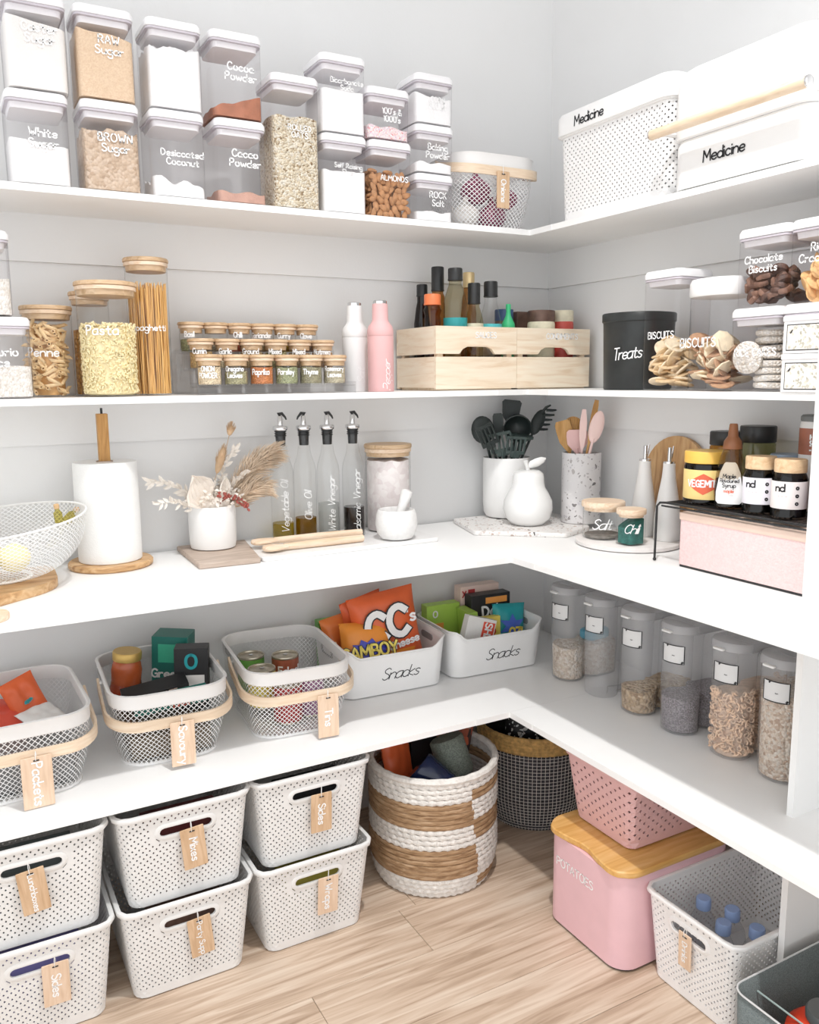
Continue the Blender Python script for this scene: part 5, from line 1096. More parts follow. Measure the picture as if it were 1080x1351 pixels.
# ------------------------------------------------------------------ low shelf: wire baskets
zl = ZL + .0005
BW, BD, BH = .27, .375, .186
def lower_basket(label, x, y, rz, tagl, txt):
    return mesh_basket('wire_basket', label, (x, y, zl), rz, BW, BD, BH, .225, .31, m_wire, drop=.052)
b2 = lower_basket('wire basket of jar and packets, between two other wire baskets', -1.403, -.232, -.05, '', '')
b3 = dup(b2, (-1.075, -.245, zl), -.09, 'wire basket of food cans beside the Snacks tubs')
b1 = dup(b2, (-1.735, -.262, zl), .03, 'wire basket of red packets furthest from the Snacks tubs')
def on_front(x, y, rz, off, zloc): return (x + math.cos(rz) * off + math.sin(rz) * (BD / 2 + .0235), y + math.sin(rz) * off - math.cos(rz) * (BD / 2 + .0235), zl + zloc)
m_tagp = wood('pale_tag', (.74, .55, .40), (.66, .47, .33), (.79, .61, .47), (40, 40, 5))
wood_tag('pale wooden tag on the wire basket of red packets', 'Packets', on_front(-1.735, -.262, .03, .01, .125), .03, mat=m_tagp, w=.062, h=.115, string=.008, th=.02)
wood_tag('pale wooden tag on the wire basket of jar and packets', 'Savoury', on_front(-1.403, -.232, -.05, .012, .125), -.05, mat=m_tagp, w=.056, h=.108, string=.008, th=.02)
wood_tag('pale wooden tag on the wire basket of cans', 'Tins', on_front(-1.075, -.245, -.09, .055, .125), -.09, mat=m_tagp, w=.055, h=.112, string=.008, th=.02)
# printed packaging helpers
def carton(label, size, loc, rot, mat, texts=(), panels=(), name='food_box', grp=None, cat='box'):
    w, d, h = size; t = thing(name, label, cat, loc, rot, grp); MB().rbox(w, d, h, .0015, .0008, n=1).build('carton', mat, t)
    for (x0, x1, z0_, z1_, m_) in panels: MB().box(x0, x1, -d / 2 - .0008, -d / 2 + .0002, z0_, z1_).build('printed_panel', m_, t, smooth=0)
    for (tx, hh, px, pz, m_, rt) in texts: lettering(t, tx, hh, m_, (px, -d / 2 - .0014, pz), .22, rot=rt)
    return t
def bag(label, w, h, th_, loc, rot, mat, name='chip_bag', texts=(), splash=None, grp=None, wav=.004):
    """pillow bag with crimped ends, standing on its lower seam"""
    t = thing(name, label, 'bag', loc, rot, grp); NU, NV = 16, 20; mb = MB(); sd = RND.random() * 30
    def pt(i, j, s):
        u, v = i / NU * 2 - 1, j / NV * 2 - 1; f = (max(0, 1 - abs(u) ** 3.5)) * (max(0, 1 - abs(v) ** 4)); f = f ** .6
        x = u * w / 2 * (1 - .06 * (1 - v * v) * 0 - .05 * (1 - abs(v) ** 3)); z = (v + 1) / 2 * h
        nz = noise.noise(Vector((u * 2.2 + sd, v * 2.2, s * 3))) * wav
        return (x, s * (f * th_ / 2) + nz * (.3 + f), z)
    for s in (-1, 1):
        mb.add([pt(i, j, s) for j in range(NV + 1) for i in range(NU + 1)], [(j * (NU + 1) + i, j * (NU + 1) + i + 1, (j + 1) * (NU + 1) + i + 1, (j + 1) * (NU + 1) + i) for j in range(NV) for i in range(NU)])
    for j in (0, NV):
        pass
    mb.build('film', mat, t, smooth=60)
    def surf(x, z):
        u, v = max(-1, min(1, 2 * x / w)), max(-1, min(1, 2 * z / h - 1)); f = (max(0, 1 - abs(u) ** 3.5) * max(0, 1 - abs(v) ** 4)) ** .6
        return -f * th_ / 2 - wav * 1.2 - .0015
    if splash:
        P, m_ = splash; c = (sum(p[0] for p in P) / len(P), sum(p[1] for p in P) / len(P)); V = [(x, surf(x, z), z) for x, z in P] + [(c[0], surf(*c) - .0005, c[1])]
        MB().add(V, [(k, (k + 1) % len(P), len(P)) for k in range(len(P))]).build('printed_splash', m_, t, smooth=0)
    for (tx, hh, px, pz, m_, rt, sw, dy) in texts:
        o = lettering(t, tx, hh, m_, (px, surf(px, pz) - dy, pz), sw, rot=rt, gap=1.2)
    return t
def prt(n, c): return M(n, c, .4, var=.06, scale=18)
m_red = prt('red_film', (.75, .10, .06)); m_org = prt('orange_film', (.86, .30, .04)); m_ccr = prt('tomato_red_film', (.78, .14, .04)); m_dkred = prt('dark_red_film', (.5, .05, .05)); m_blu = prt('cobalt_print', (.05, .06, .45)); m_yel = prt('yellow_print', (.92, .76, .15)); m_grn = prt('green_carton', (.16, .42, .08)); m_lgrn = prt('lime_carton', (.40, .62, .10)); m_blk = prt('black_carton', (.02, .02, .022)); m_dgr = prt('bottle_green_carton', (.01, .16, .13)); m_tealc = prt('teal_film', (.02, .35, .38)); m_bluf = prt('blue_film', (.08, .16, .62)); m_pkc = prt('pinkish_carton', (.80, .62, .54)); m_orp = prt('orange_print', (.85, .35, .08)); m_whp = prt('white_print', (.86, .85, .83)); m_tan = prt('tan_carton', (.72, .52, .34))
# basket 1: red packets
q1 = zl + .008
bag('crumpled red packet lying flat in the wire basket', .13, .12, .035, (-1.768, -.25, q1 + .085), (-1.2, .1, .1), m_red, 'snack_packet')
bag('red packet standing tilted in the wire basket', .085, .12, .025, (-1.69, -.2, q1 + .08), (-.35, -.3, .3), m_ccr, 'snack_packet', [('~', .02, 0, .06, m_tealc, .2, .3, .001)])
bag('cream sachet at the end of the red packet basket', .1, .08, .03, (-1.66, -.27, q1 + .09), (-1.2, 0, .6), m_whp, 'snack_packet')
carton('grey carton under the red packets in the wire basket', (.19, .27, .08), (-1.735, -.255, q1), .03, prt('grey_carton', (.22, .22, .22)))
# basket 2
t = thing('sauce_jar', 'tall jar of red pasta sauce with gold lid in the wire basket', 'jar', (-1.478, -.155, zl + .07), (.05, .08, 0))
m_psauce = clear('tomato_sauce', (.42, .10, .02), (.25, .04, .01), .09)
MB().lathe([(.034, 0), (.04, .006), (.041, .04), (.037, .07), (.0385, .1), (.035, .118), (.031, .126)], 24).build('jar', M('sauce_red', (.46, .10, .03), .2, var=.15), t)
MB().lathe([(.0325, .127), (.036, .128), (.0365, .146), (.034, .15), (0, .15)], 28).build('lid', M('gold_lid', (.60, .40, .12), .35, .5), t)
MB().lathe([(.0365, .02), (.0418, .024), (.0418, .04), (.0378, .068)], 24, c0=False, c1=False).build('glass', clear('jar_glass', (.9, .7, .6), (.6, .3, .2), .1), t)
carton('dark green tea carton marked Greens in the wire basket', (.095, .08, .17), (-1.345, -.118, zl + .066), (.0, .05, -.5), m_dgr, [('Greens', .022, 0, .07, m_whp, .0), ], [(-.03, .03, .1, .15, prt('emerald_print', (.05, .45, .28)))])
carton('black carton with teal roundel and white panel in the wire basket', (.085, .05, .16), (-1.322, -.228, zl + .066), (0, .03, -.35), m_blk, [('O', .035, 0, .125, m_tealc, 0)], [(-.033, .033, .03, .09, m_whp)])
carton('long black chocolate packet lying across the wire basket', (.16, .05, .025), (-1.42, -.255, zl + .125), (.3, -.12, -.05), m_blk, [('CHOCOLATE', .013, 0, .0125, m_pkc, 0)])
carton('green and red packet lying at the front of the wire basket', (.18, .045, .02), (-1.40, -.335, zl + .125), (.35, -.06, -.02), m_dgr, [('Lindt', .013, .02, .01, m_red, 0)])
carton('dark brown carton at the bottom of the jar and packets basket', (.19, .27, .056), (-1.403, -.232, zl + .007), -.05, prt('umber_carton', (.16, .12, .08)))
# basket 3: cans
m_tin = M('tinplate', (.55, .50, .40), .3, .8, var=.1)
def can(label, x, y, z, lm, txt=None, rot=0):
    t = thing('food_can', label, 'can', (x, y, z), rot, 'food cans in the wire basket'); r = .037
    MB().lathe([(r, 0), (r + .001, .002), (r, .004), (r, .102), (r + .001, .104), (r, .107), (r - .003, .106), (r - .004, .103), (r - .012, .103), (r - .014, .1045), (r * .4, .1045), (0, .104)], 28).build('can', m_tin, t)
    lb = MB().lathe([(r + .0006, .006), (r + .0009, .05), (r + .0006, .1)], 28, c0=False, c1=False).build('paper_label', lm, t)
    if txt: lettering(lb, txt, .02, m_letw, (0, 0, .07), .22, wrap=r + .0016, fz=.0)
    MB().tube([(-.006, -.002, .1065), (.0, -.012, .107), (.006, -.002, .1065)], .0015, 6, closed=True).build('ring_pull', m_chrome, t)
can('food can with green and red label marked Edgell in the wire basket', -1.045, -.175, zl + .035, prt('can_label', (.36, .10, .05)), 'Edgell')
can('food can with pull ring at the back of the wire basket', -1.125, -.115, zl + .03, m_grn)
can('food can with pull ring beside the Edgell one', -1.128, -.215, zl + .022, m_yel)
can('food can lying low in the front of the wire basket', -1.09, -.31, zl + .006, m_dkred)
can('food can showing through the mesh below its tag', -1.02, -.29, zl + .006, prt('violet_print', (.4, .2, .35)))
# ------------------------------------------------------------------ Snacks tubs
def tub(label, x, y, rz):
    t = thing('snack_tub', label, 'tub', (x, y, zl), rz); w, d, H, F = .335, .262, .148, .122
    N = 96; tw, td = .315, .235
    def ht(u):
        px, py = rrpoint(w, d, .04, u); f = 1 - max(0, min(1, (abs(px) - .115) / .04)) if py < 0 else 0
        f = f * f * (3 - 2 * f) * (1 if py < -d / 2 + .01 else 0); return H - (H - F) * f
    NV = 8; L = []
    for j in range(NV + 1):
        v = j / NV; l = []
        for k in range(N):
            u = k / N; h = ht(u); z = .003 + (h - .003) * v; q = z / H; px, py = rrpoint(tw + (w - tw) * q, td + (d - td) * q, .04, u); l.append((px, py, z))
        L.append(l)
    solid(MB().loft(L, True, False).build('tub_wall', m_white, t, smooth=50), .0025)
    MB().tube([(p[0], p[1], p[2]) for p in L[-1]], .0028, 6, closed=True).build('rolled_rim', m_white, t)
    for sx in (-1, 1):
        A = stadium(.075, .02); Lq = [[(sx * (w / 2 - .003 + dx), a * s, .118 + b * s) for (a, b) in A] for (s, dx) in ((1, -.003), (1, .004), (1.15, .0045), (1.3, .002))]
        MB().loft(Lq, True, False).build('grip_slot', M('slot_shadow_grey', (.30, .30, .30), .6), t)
    lettering([c_ for c_ in t.children if c_.name.startswith('tub_wall')][0], 'Snacks', .034, m_letk, (.012, -(td + (w - tw) * .42) / 2 - .0022, .062), .075, .35, gap=.35, tilt=-(d - td) / 2 / H)
    return t
tub('white Snacks tub of orange chip bags', -.738, -.152, -.05)
tub('white Snacks tub of boxes standing in the corner', -.382, -.158, -.055)
CCm = [('C', .085, -.042, .135, m_letk, .0, .34, .0005), ('C', .085, .028, .142, m_letk, .0, .34, .0005), ('C', .085, -.042, .135, m_letw, .0, .24, .0012), ('C', .085, .028, .142, m_letw, .0, .24, .0012), ("'s", .035, .075, .15, m_letw, 0, .2, .0012), ('Tasty', .018, -.035, .068, m_yel, .1, .2, .001), ('Cheese', .023, .035, .078, m_letw, .1, .22, .001)]
bag("big tomato red corn chip bag lettered CC's", .215, .235, .075, (-.70, -.168, zl + .04), (-.1, -.14, -.1), m_ccr, texts=CCm, splash=([(-.05, .035), (.06, .03), (.07, .055), (.0, .06), (-.045, .055)], m_org))
bag('second tomato red chip bag leaning behind the CC one', .15, .2, .045, (-.735, -.095, zl + .055), (-.05, -.18, .15), m_dkred if 0 else m_ccr)
star = [((.062 if k % 2 else .048) * math.cos(k * PI / 11), .085 + (.036 if k % 2 else .024) * math.sin(k * PI / 11)) for k in range(22)]
bag('orange chip bag with blue starburst lettered Samboy', .16, .17, .06, (-.803, -.21, zl + .03), (-.32, .05, -.12), m_org, texts=[('SAMBOY', .034, 0, .082, m_letk, .1, .34, .002), ('SAMBOY', .034, 0, .082, m_yel, .1, .2, .0028)], splash=(star, m_blu))
bag('crumpled orange chip bag behind the Samboy one', .12, .16, .045, (-.826, -.108, zl + .045), (-.2, -.1, .2), prt('deep_orange_film', (.80, .22, .05)))
carton('green box at the back of the chip bag tub', (.18, .035, .18), (-.80, -.052, zl + .006), (0, -.03, -.05), m_grn)
# tub 2
carton('lime green snack box at the back of the corner tub', (.12, .04, .18), (-.475, -.075, zl + .006), (0, .0, -.05), m_lgrn, [('O', .02, -.03, .15, m_whp, 0)], [(-.055, .0, .08, .12, m_orp)])
carton('tilted red and white Shapes box in the corner tub', (.105, .03, .15), (-.455, -.218, zl + .02), (-.05, .3, -.05), m_whp, [('SHAPES', .024, .025, .08, m_letw, -PI / 2)], [(.005, .048, .02, .14, m_red), (-.045, -.005, .02, .06, m_blk)])
carton('yellow and green snack packet standing edge on in the corner tub', (.03, .09, .165), (-.405, -.15, zl + .01), (0, -.1, -.1), m_lgrn)
carton('yellow and orange packet in front of the black box', (.075, .025, .14), (-.36, -.185, zl + .01), (-.05, 0, -.08), m_yel, [('S3', .04, 0, .07, m_red, 0)] if 0 else [('SS', .035, 0, .08, m_red, PI / 2)])
carton('black and orange carton lettered Deli in the corner tub', (.145, .045, .205), (-.325, -.122, zl + .006), (0, .0, -.06), m_blk, [('Deli', .034, .0, .15, m_letw, .1)], [(-.02, .06, .175, .195, m_orp), (-.06, .0, .06, .09, m_tan)])
carton('pinkish cream box tallest at the back of the corner tub', (.145, .045, .225), (-.333, -.07, zl + .006), (0, .0, -.05), m_pkc, [('X', .02, -.06, .2, m_dkred, 0)], [(-.045, -.02, .185, .215, m_dkred)])
bag('teal and blue snack bag with pink star in the corner tub', .12, .165, .045, (-.285, -.185, zl + .015), (-.12, .06, -.1), m_tealc, texts=[('OZI', .026, .01, .075, m_yel, 0, .28, .002)], splash=([((.05 if k % 2 else .025) * math.cos(k * PI / 6), .095 + (.04 if k % 2 else .02) * math.sin(k * PI / 6)) for k in range(12)], m_bluf))
# ------------------------------------------------------------------ cereal containers
def pinch(w, d, r, z, g=.022, n=9):
    """oblong section with a waist on both long sides: x is the long axis"""
    P = []
    for k in range(72):
        x, y = rrpoint(w, d, r, k / 72); q = math.exp(-((x + .02) / .02) ** 2); P.append((x, y * (1 - 2 * g * q / d), z))
    return P[::-1]
def cereal(label, y, mat, h, flab, fcat='cereal', fname='breakfast_cereal', scoop=None):
    t = thing('cereal_container', label, 'container', (-.168, y, zl), 0, 'cereal containers in a row'); w, d = .225, .105
    MB().loft([pinch(w - .02, d - .016, .04, .001), pinch(w - .01, d - .008, .045, .005), pinch(w - .004, d - .002, .048, .08), pinch(w, d, .05, .25), pinch(w, d, .05, .272, .004)], True, False).build('body', m_frost, t)
    MB().loft([pinch(w - .004, d - .004, .05, .266, 0), pinch(w + .007, d + .007, .054, .268, 0), pinch(w + .007, d + .007, .054, .282, 0), pinch(w, d, .05, .288, 0), pinch(w - .03, d - .03, .035, .289, 0)]).build('lid', clear('lid_haze', (.75, .75, .76), (.5, .5, .52), .05, haze=.34, rough=.25), t)
    MB().rbox(.012, .03, .005, .004, .001, cx=-w / 2 - .008, z0=.27).build('pour_lip', m_white, t)
    r = .0535; lb = MB(); L = []; L2 = []
    for z in (.192, .238): L.append([(-w / 2 + .05 - r * math.cos(a), r * math.sin(a), z) for a in [(.3 - 1.12 * k / 10) for k in range(11)]])
    lb.loft(L, False, False, closed=False).build('paper_label', M('translucent_label', (.74, .74, .74), .5, var=.02), t, smooth=60)
    P = [(-w / 2 + .05 - (r + .0006) * math.cos(a), (r + .0006) * math.sin(a), z) for (a, z) in [(.3 - 1.12 * k / 10, .192) for k in range(11)] + [(.3 - 1.12 * k / 10, .238) for k in range(10, -1, -1)]]
    MB().tube(P, .0012, 4, closed=True).build('label_frame', m_letk, t)
    lettering(t, '~', .008, m_letk, (-w / 2 + .05, 0, .213), .12, wrap=r + .0008, fz=-PI / 2 + .32, name='script_mark')
    lettering(t, "'", .014, m_letk, (-w / 2 + .05, 0, .19), .35, wrap=r + .0008, fz=-PI / 2 + .68, name='leaf_mark', rot=-.5)
    lettering(t, "'", .012, m_letk, (-w / 2 + .05, 0, .23), .35, wrap=r + .0008, fz=-PI / 2 - .05, name='leaf_mark', rot=-.5)
    if mat:
        L = [pinch(w - .026, d - .022, .038, .0), pinch(w - .016, d - .012, .043, .004), pinch(w - .009, d - .007, .046, h * .9), [(x, y_, z + .01 * noise.noise(Vector((x * 30, y_ * 30, y * 9)))) for x, y_, z in pinch(w - .009, d - .007, .046, h)], pinch(w - .09, d - .06, .02, h + .004, 0)]
        tag(MB().loft(L).build(fname, mat, None, (-.168, y, zl + .0055)), flab, fcat, kind='stuff')
m_puff = grains('rice_puffs', [(0, (.62, .48, .36)), (.5, (.78, .66, .54)), (1, (.86, .78, .70))], 130, bump=.9, dist=.008)
m_flake = grains('bran_flakes', [(0, (.40, .24, .12)), (.5, (.60, .42, .24)), (1, (.70, .52, .34))], 110, bump=1, dist=.01)
m_chia = grains('chia', [(0, (.12, .10, .11)), (.5, (.26, .23, .25)), (1, (.42, .38, .40))], 400)
m_loop = grains('cereal_crumb', [(0, (.46, .30, .20)), (.5, (.66, .48, .36)), (1, (.74, .58, .46))], 90, bump=1, dist=.012)
m_muesli = grains('toasted_muesli', [(0, (.55, .36, .24)), (.4, (.76, .60, .46)), (1, (.85, .76, .66))], 150, bump=.9, dist=.008)
cereal('tall cereal container with a blue band inside, beside the corner tub', -.418, m_puff, .1, 'puffed rice low in the container beside the corner tub')
cereal('empty tall cereal container with a clip lying inside', -.569, None, 0, '')
cereal('tall cereal container with a little bran left', -.718, m_flake, .062, 'bran flakes at the bottom of the third container')
cereal('tall cereal container of dark seeds', -.865, m_chia, .09, 'dark grey seeds in the cereal container', 'seeds', 'dark_seeds')
cereal('tall cereal container of cereal loops', -1.027, None, .155, '')
cereal('tall cereal container full of toasted muesli by the upright panel', -1.165, m_muesli, .2, 'toasted muesli filling the container by the upright panel', 'muesli', 'toasted_muesli')
t = tag(MB().rbox(.09, .06, .03, .02, .006).build('blue_scoop', prt('blue_plastic', (.05, .35, .50)), None, (-.135, -.425, zl + .112), .1), 'blue plastic scoop lying on the puffed rice', 'scoop')
tag(MB().tube([(-.07, -.03, 0), (-.03, .01, 0), (.02, .0, 0), (.01, -.03, .003), (-.04, -.035, .003)], .0022, 6).build('bag_clip', m_wireg, None, (-.168, -.569, zl + .009)), 'grey wire clip lying in the empty cereal container', 'clip')
mb = MB().loft([pinch(.195, .078, .034, 0), pinch(.2, .083, .036, .004), pinch(.2, .083, .036, .152), pinch(.13, .03, .01, .158, 0)])
def tor(mb, M_, R_, r, n=10, m=5):
    V = []; F = []
    for i in range(n):
        for j in range(m):
            a, b = 2 * PI * i / n, 2 * PI * j / m; V.append(tuple(M_ @ Vector(((R_ + r * math.cos(b)) * math.cos(a), (R_ + r * math.cos(b)) * math.sin(a), r * math.sin(b)))))
    for i in range(n):
        for j in range(m): F.append((i * m + j, ((i + 1) % n) * m + j, ((i + 1) % n) * m + (j + 1) % m, i * m + (j + 1) % m))
    mb.add(V, F)
w_, d_ = .225 - .008, .105 - .007
for k in range(520):
    u = .18 + .6 * RND.random(); x, y = rrpoint(w_, d_, .046, u); q = math.exp(-((x + .02) / .02) ** 2); y *= 1 - .044 * q / d_; z = .012 + .152 * ((k * .61803) % 1)
    tor(mb, Matrix.Translation((x * .985, y * .97, z)) @ Matrix.Rotation(RND.uniform(0, 6.3), 4, 'Z') @ Matrix.Rotation(RND.uniform(.5, 2.2), 4, 'X'), .0052, .0024, 9, 5)
tag(mb.build('cereal_loops', M('toasted_loop', (.74, .54, .40), .7, var=.15, scale=80), None, (-.168, -1.027, zl + .0055), smooth=60), 'small toasted cereal loops against the container wall', 'cereal', kind='stuff')
# ------------------------------------------------------------------ floor: perforated bins
m_binw = M('white_bin_plastic', (.78, .775, .765), .5, var=.02)
g = 'white perforated bins stacked in pairs'
SLOT = (.118, .021, .178)
bin0 = perf_bin('storage_bin', 'white perforated bin tagged Wraps, lower of the pair beside the rope basket', (-1.113, -.362, .001), 0, .300, .365, .232, .255, .322, m_binw, .36, 164, 28, SLOT, r=.028, grp=g)
bins = [((-1.113, -.362, .226), 'white perforated bin tagged Sides, upper of the pair beside the rope basket'), ((-1.430, -.366, .001), 'white perforated bin tagged Party Supplies, lower of the middle pair'), ((-1.428, -.366, .226), 'white perforated bin tagged Mixes, upper of the middle pair'),
 ((-1.748, -.368, .001), 'white perforated bin tagged Sides below the Lunchbox bin'), ((-1.748, -.368, .226), 'white perforated bin tagged Lunchboxes, upper of the pair furthest from the rope basket')]
for p, lab in bins: dup(bin0, p, 0, lab)
def btag(label, txt, x, z, lean, skew, mat=None): wood_tag(label, txt, (x, -.553 if z > .2 else -.55, z), 0, lean, mat, .054, .1, .014, .018, skew)
btag('wooden tag marked Sides on the upper bin beside the rope basket', 'Sides', -1.102, .226 + .192, .02, .02)
btag('wooden tag marked Wraps on the lower bin beside the rope basket', 'Wraps', -1.088, .192, .04, .03, m_tagp)
btag('wooden tag marked Mixes on the upper middle bin', 'Mixes', -1.42, .226 + .192, .03, -.08)
btag('wooden tag marked Party Supplies on the lower middle bin', 'Party Supp', -1.415, .192, .05, -.1)
btag('wooden tag marked Lunchboxes on the bin furthest from the rope basket', 'Lunchboxes', -1.755, .226 + .192, .04, -.1)
btag('wooden tag marked Sides below the Lunchboxes tag', 'Sides', -1.72, .192, .04, 0, m_tagp)
for (x, z, m_, lab) in ((-1.113, .226, m_blk, 'black packet inside the upper bin beside the rope basket'), (-1.113, .001, prt('olive_packet', (.30, .26, .05)), 'olive packet inside the lower bin beside the rope basket'), (-1.43, .226, prt('maroon_packet', (.16, .04, .04)), 'maroon packet inside the upper middle bin'), (-1.43, .001, m_brownp, 'brown packet inside the lower middle bin'), (-1.748, .226, prt('slate_packet', (.14, .16, .16)), 'slate grey packet inside the Lunchboxes bin'), (-1.748, .001, prt('violet_packet', (.22, .20, .45)), 'violet packet inside the bin below the Lunchboxes one')):
    carton(lab, (.17, .045, .19), (x, -.488, z + .008), 0, m_, name='food_packet', cat='packet')
# ------------------------------------------------------------------ coiled rope basket
m_rope = M('white_rope', (.76, .73, .69), .85, var=.12, scale=60, bump=.8, bscale=140); m_cane = wood('natural_cane', (.38, .235, .125), (.22, .12, .055), (.50, .34, .21), (14, 14, 90), .7)
t = thing('rope_basket', 'big coiled basket of white rope with natural cane patches', 'basket', (-.690, -.386, 0))
NR = 23; HB = .338
def patch(r_, u):
    """True where the coil is natural cane"""
    b = r_ / (NR - 1)
    if .40 < u < .785 - .03 * b: return .18 < b < .41 or .62 < b < .84
    if u > .93 or u < .40: return .05 < b < .2 or .42 < b < .62 or .85 < b < .95
    return .0 < b < .13 or .46 < b < .66 or .86 < b < .95
for k in range(NR):
    z = .009 + (HB - .018) * k / (NR - 1); f = k / (NR - 1); R_ = .160 + .02 * min(1, f * 4) ** .6 - .003 * f if f < .25 else .1795 + .001 * math.sin(f * 9) - .002 * f
    mb = MB(); N = 160; m = 6; V = []; F = []; MI = []
    for i in range(N):
        u = i / N; nat = patch(k, u); r = .0079
        tw = .0016 * math.sin(2 * PI * u * 46 + k * 1.9) if not nat else .0002 * math.sin(2 * PI * u * 30)
        for j in range(m):
            b = 2 * PI * j / m; rr_ = r + tw; V.append(((R_ + rr_ * .8 * math.cos(b)) * math.cos(2 * PI * u), (R_ + rr_ * .8 * math.cos(b)) * math.sin(2 * PI * u), z + rr_ * math.sin(b)))
        MI += [1 if nat else 0] * m
    for i in range(N):
        for j in range(m): F.append((i * m + j, ((i + 1) % N) * m + j, ((i + 1) % N) * m + (j + 1) % m, i * m + (j + 1) % m))
    mb.add(V, F); mb.mi = MI; mb.build('coil', [m_rope, m_cane], t, smooth=60)
MB().lathe([(.155, .003), (.158, .006), (.158, .009), (0, .01)], 40).build('base', m_cane, t)
MB().tube([(.177 * math.cos(2 * PI * k / 64), .177 * math.sin(2 * PI * k / 64), HB + .003) for k in range(64)], [.0105 + .001 * math.sin(k * 2.2) for k in range(64)], 8, closed=True).build('rim', m_rope, t)
def lay_bottle(label, p, rot, r, h, mat, capm, name='drink_bottle', lab=None):
    t = thing(name, label, 'bottle', p, rot); MB().lathe([(r * .9, 0), (r, .006), (r, h * .62), (r * .85, h * .7), (r * .4, h * .82), (r * .36, h * .94)], 24).build('bottle', mat, t); MB().lathe([(r * .42, h * .9), (r * .42, h), (0, h)], 16).build('cap', capm, t)
    if lab: MB().lathe([(r + .0006, h * .12), (r + .001, h * .3), (r + .0006, h * .5)], 24, c0=False, c1=False).build('label', lab, t)
m_navyg = M('navy_glass', (.008, .015, .05), .12, var=.2)
lay_bottle('navy glossy bottle lying in the rope basket, base up', (-.765, -.437, .345), (PI - .7, -.6, .2), .047, .15, m_navyg, m_black)
lay_bottle('grey green textured flask in the rope basket, base up', (-.652, -.395, .385), (PI - .3, -.2, 0), .05, .16, grains('grey_green_texture', [(0, (.10, .12, .10)), (1, (.24, .27, .23))], 500, bump=.5), m_black)
MB().lathe([(.0385, 0), (.046, .003), (.0475, .01)], 24).build('dummy', m_lgrn) if 0 else None
bag('red foil packet at the bin side of the rope basket', .11, .13, .04, (-.768, -.335, .25), (-.3, .1, .3), m_ccr, 'foil_packet')
bag('dark foil packet with orange print at the wall side of the rope basket', .11, .19, .04, (-.615, -.335, .205), (-.2, .15, -.6), grains('printed_dark_foil', [(0, (.03, .02, .02)), (.5, (.10, .05, .04)), (.75, (.55, .12, .05)), (1, (.30, .22, .18))], 45, bump=.1), 'foil_packet', splash=([(.0, .06), (.03, .065), (.035, .095), (.015, .11), (-.01, .09)], m_lgrn))
carton('black packet between the flask and foil packet', (.08, .04, .15), (-.672, -.272, .21), (0, .1, -.2), m_blk, name='dark_packet', cat='packet')
carton('white and red carton at the bottom of the rope basket', (.2, .2, .19), (-.69, -.38, .012), .4, m_dkred, name='food_packet', cat='packet')
# ------------------------------------------------------------------ dark checked basket with jute rim
t = thing('checked_basket', 'dark grey basket with white check stitching and jute rim', 'basket', (-.245, -.275, 0))
def pr_(z): return .135 + .03 * min(1, z / .1) ** .6 + .012 * z / .3
prof = [(pr_(.265 * k / 14), .265 * k / 14) for k in range(15)]
solid(MB().lathe(prof, 48, c1=False).build('fabric', M('charcoal_weave', (.055, .055, .065), .9, var=.25, scale=120, bump=.6), t), .004)
mb = MB()
for k in range(1, 24): z = .265 * k / 24; r = pr_(z) + .0008; mb.tube([(r * math.cos(2 * PI * i / 48), r * math.sin(2 * PI * i / 48), z) for i in range(48)], .0009, 4, closed=True)
for i in range(84): a = 2 * PI * i / 84; mb.tube([((pr_(z) + .0008) * math.cos(a), (pr_(z) + .0008) * math.sin(a), z) for z in [.265 * k / 8 for k in range(9)]], .0009, 4)
o = mb.build('check_stitching', m_rope, t, smooth=0); o['kind'] = 'stuff'
m_jute = M('jute', (.60, .38, .14), .85, var=.3, scale=80, bump=1, bscale=110)
for k in range(5):
    z = .27 + k * .0105; R_ = pr_(.265) + .001; MB().tube([(R_ * math.cos(2 * PI * i / 96), R_ * math.sin(2 * PI * i / 96), z) for i in range(96)], [.0068 + .0013 * (i % 2) for i in range(96)], 7, closed=True).build('jute_coil', m_jute, t)
m_dots = terrazzo('black_white_dots', (.012, .013, .016), [(0, (.85, .85, .85)), (1, (.8, .85, .85))], 75)
bag('black packet with white dots in the checked basket', .17, .16, .05, (-.29, -.32, .232), (-.25, .0, -.55), m_dots, 'dotted_packet')
bag('black and teal packet in the checked basket', .14, .15, .05, (-.18, -.30, .232), (-.25, .1, -.5), m_blk, 'dark_packet', splash=([(-.05, .06), (-.035, .06), (-.03, .14), (-.05, .14)], m_tealc))
carton('dark carton filling the checked basket', (.19, .19, .225), (-.245, -.275, .006), .5, m_blk, name='dark_packet', cat='packet')
# ------------------------------------------------------------------ potato bin, pink basket
t = thing('potato_bin', 'pink metal bin lettered Potatoes with curved bamboo lid', 'bin', (-.362, -.868, .001), -PI / 2)
w, d, h = .285, .372, .243
MB().loft([rr(w - .01, d - .01, .045, 6, 0), rr(w - .008, d - .008, .045, 6, .006)]).build('base_ring', m_black, t)
MB().loft([rr(w, d, .05, 8, .006), rr(w, d, .05, 8, h), rr(w - .008, d - .008, .046, 8, h + .001)]).build('body', m_pink, t)
P = []
for (x, y, _) in rr(w + .012, d + .012, .055, 8):
    if y < -d / 2 + .01: y = y - .004 + .012 * math.exp(-(x / .07) ** 2) + .0 * x
    P.append((x, y))
Q = []
for i in range(len(P)):
    a, b = P[i], P[(i + 1) % len(P)]; n_ = max(1, int(math.hypot(b[0] - a[0], b[1] - a[1]) / .012))
    for k in range(n_):
        x, y = a[0] + (b[0] - a[0]) * k / n_, a[1] + (b[1] - a[1]) * k / n_
        if y < -d / 2 and abs(x) < w / 2 - .05: y += .016 * math.exp(-(x / .055) ** 2)
        Q.append((x, y))
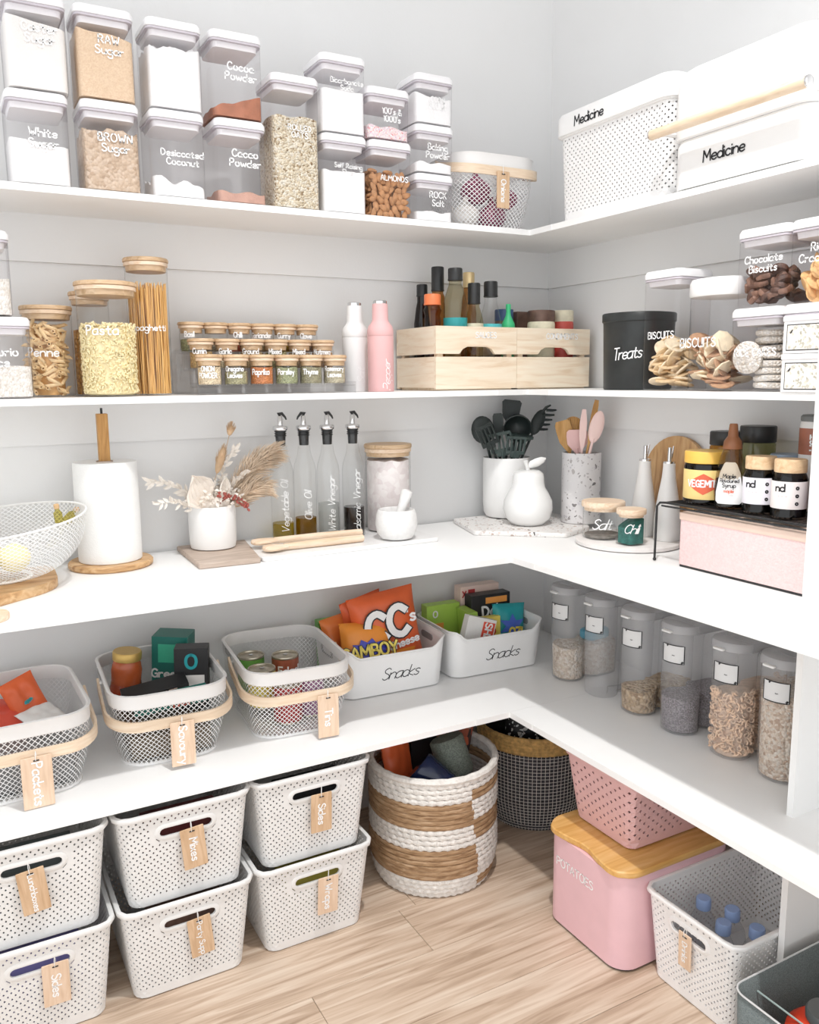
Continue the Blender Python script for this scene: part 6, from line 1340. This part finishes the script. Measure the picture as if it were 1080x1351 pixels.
MB().loft([[(x * .985, y * .985, h + .001) for x, y in Q], [(x, y, h + .004) for x, y in Q], [(x, y, h + .015) for x, y in Q], [(x * .985, y * .985, h + .018) for x, y in Q]]).build('lid', wood('honey_bamboo', (.70, .40, .13), (.60, .31, .08), (.76, .47, .19), (30, 3, 30), .45), t)
lettering([c_ for c_ in t.children if c_.name.startswith('body')][0], 'POTATOES', .021, m_letw, (-.028, -d / 2 - .0008, .175), .15, gap=1.2)
pk = perf_bin('pink_basket', 'dusty pink perforated basket standing on the potato bin', (-.325, -.845, .2655), -PI / 2, .25, .33, .185, .205, .285, m_dustp, .32, 70, 14, None, r=.022, cat='basket', vlo=.12, vhi=.9)
carton('dark pink cloth bundle inside the dusty pink basket', (.23, .16, .12), (-.325, -.845, .275), 0, m_dustp, name='cloth_bundle', cat='cloth')
# ------------------------------------------------------------------ bottle basket
wb = perf_bin('bottle_basket', 'white perforated basket of water bottles with a paper tag', (-.285, -1.147, .001), -PI / 2, .260, .40, .222, .228, .365, m_white, .36, 150, 26, (.1, .022, .172), r=.025, cat='basket')
wood_tag('pale paper tag on the bottle basket', 'Drinks', (-.4885, -1.145, .19), -PI / 2, .03, m_tagp, .036, .085, .012, .014, .0)
m_pet = clear('water_bottle', (.93, .94, .96), (.66, .68, .72), .08); m_bcap = prt('pale_blue_cap', (.30, .42, .70))
wbt = None
for k, (x, y, lean, lab) in enumerate(((-.36, -1.08, .05, 'blue capped water bottle nearest the potato bin'), (-.33, -1.145, -.03, 'blue capped water bottle in the middle of the bottle basket'), (-.40, -1.16, .05, 'blue capped water bottle by the handle slot'), (-.345, -1.213, .02, 'blue capped water bottle nearest the grey box'), (-.25, -1.12, .0, 'blue capped water bottle at the back of the basket'), (-.24, -1.2, .0, 'blue capped water bottle beside the upright panel'))):
    if k in (4, 5): continue
    if wbt is None:
        wbt = thing('water_bottle', lab, 'bottle', (x, y, .007), 0, 'water bottles in the basket')
        MB().lathe([(.026, 0), (.03, .006), (.03, .03), (.028, .035), (.03, .04), (.03, .11), (.027, .128), (.015, .15), (.0125, .155)], 20, c1=False).build('bottle', m_pet, wbt)
        MB().lathe([(.0165, .153), (.0168, .155), (.0168, .176), (.015, .179), (0, .179)], 20, mod=lambda u, z: .0004 * math.cos(u * 40 * PI)).build('cap', m_bcap, wbt)
    else: dup(wbt, (x, y, .007), (lean * .6, lean, 0), lab)
# ------------------------------------------------------------------ grey box with red kettle at the frame edge
t = thing('grey_box', 'dark grey box with rounded corners beside the bottle basket', 'box', (-.385, -1.482, .001), -PI / 2)
m_gbox = grains('speckled_grey', [(0, (.10, .12, .12)), (1, (.19, .22, .22))], 700, bump=.2)
solid(MB().loft([rr(.29, .33, .028, 6, .0), rr(.30, .34, .03, 6, .01), rr(.31, .35, .03, 6, .2)], True, False).build('wall', m_gbox, t), .003)
P = [(x, y) for x, y, _ in rr(.31, .35, .03, 6)][::-1]
MB().tube([(x, y, .2) for x, y in P], .002, 6, closed=True).build('rim', M('light_rim', (.62, .62, .62), .4), t)
MB().tube([(-.15, -.10, .165), (.15, -.10, .165)], .002, 6).build('rail', M('pale_green_rail', (.42, .52, .50), .4), t)
t = thing('red_jar', 'glossy red round pot with grey knob lid inside the grey box', 'pot', (-.44, -1.455, .007))
MB().lathe([(.045, 0), (.06, .004), (.075, .04), (.08, .09), (.072, .135), (.05, .158), (.036, .164), (0, .165)], 32).build('body', prt('glossy_red', (.80, .06, .02)), t)
MB().lathe([(.037, .163), (.039, .165), (.04, .178), (.036, .184), (.015, .186), (0, .184)], 24).build('lid', M('dark_grey_lid', (.12, .13, .13), .4), t)
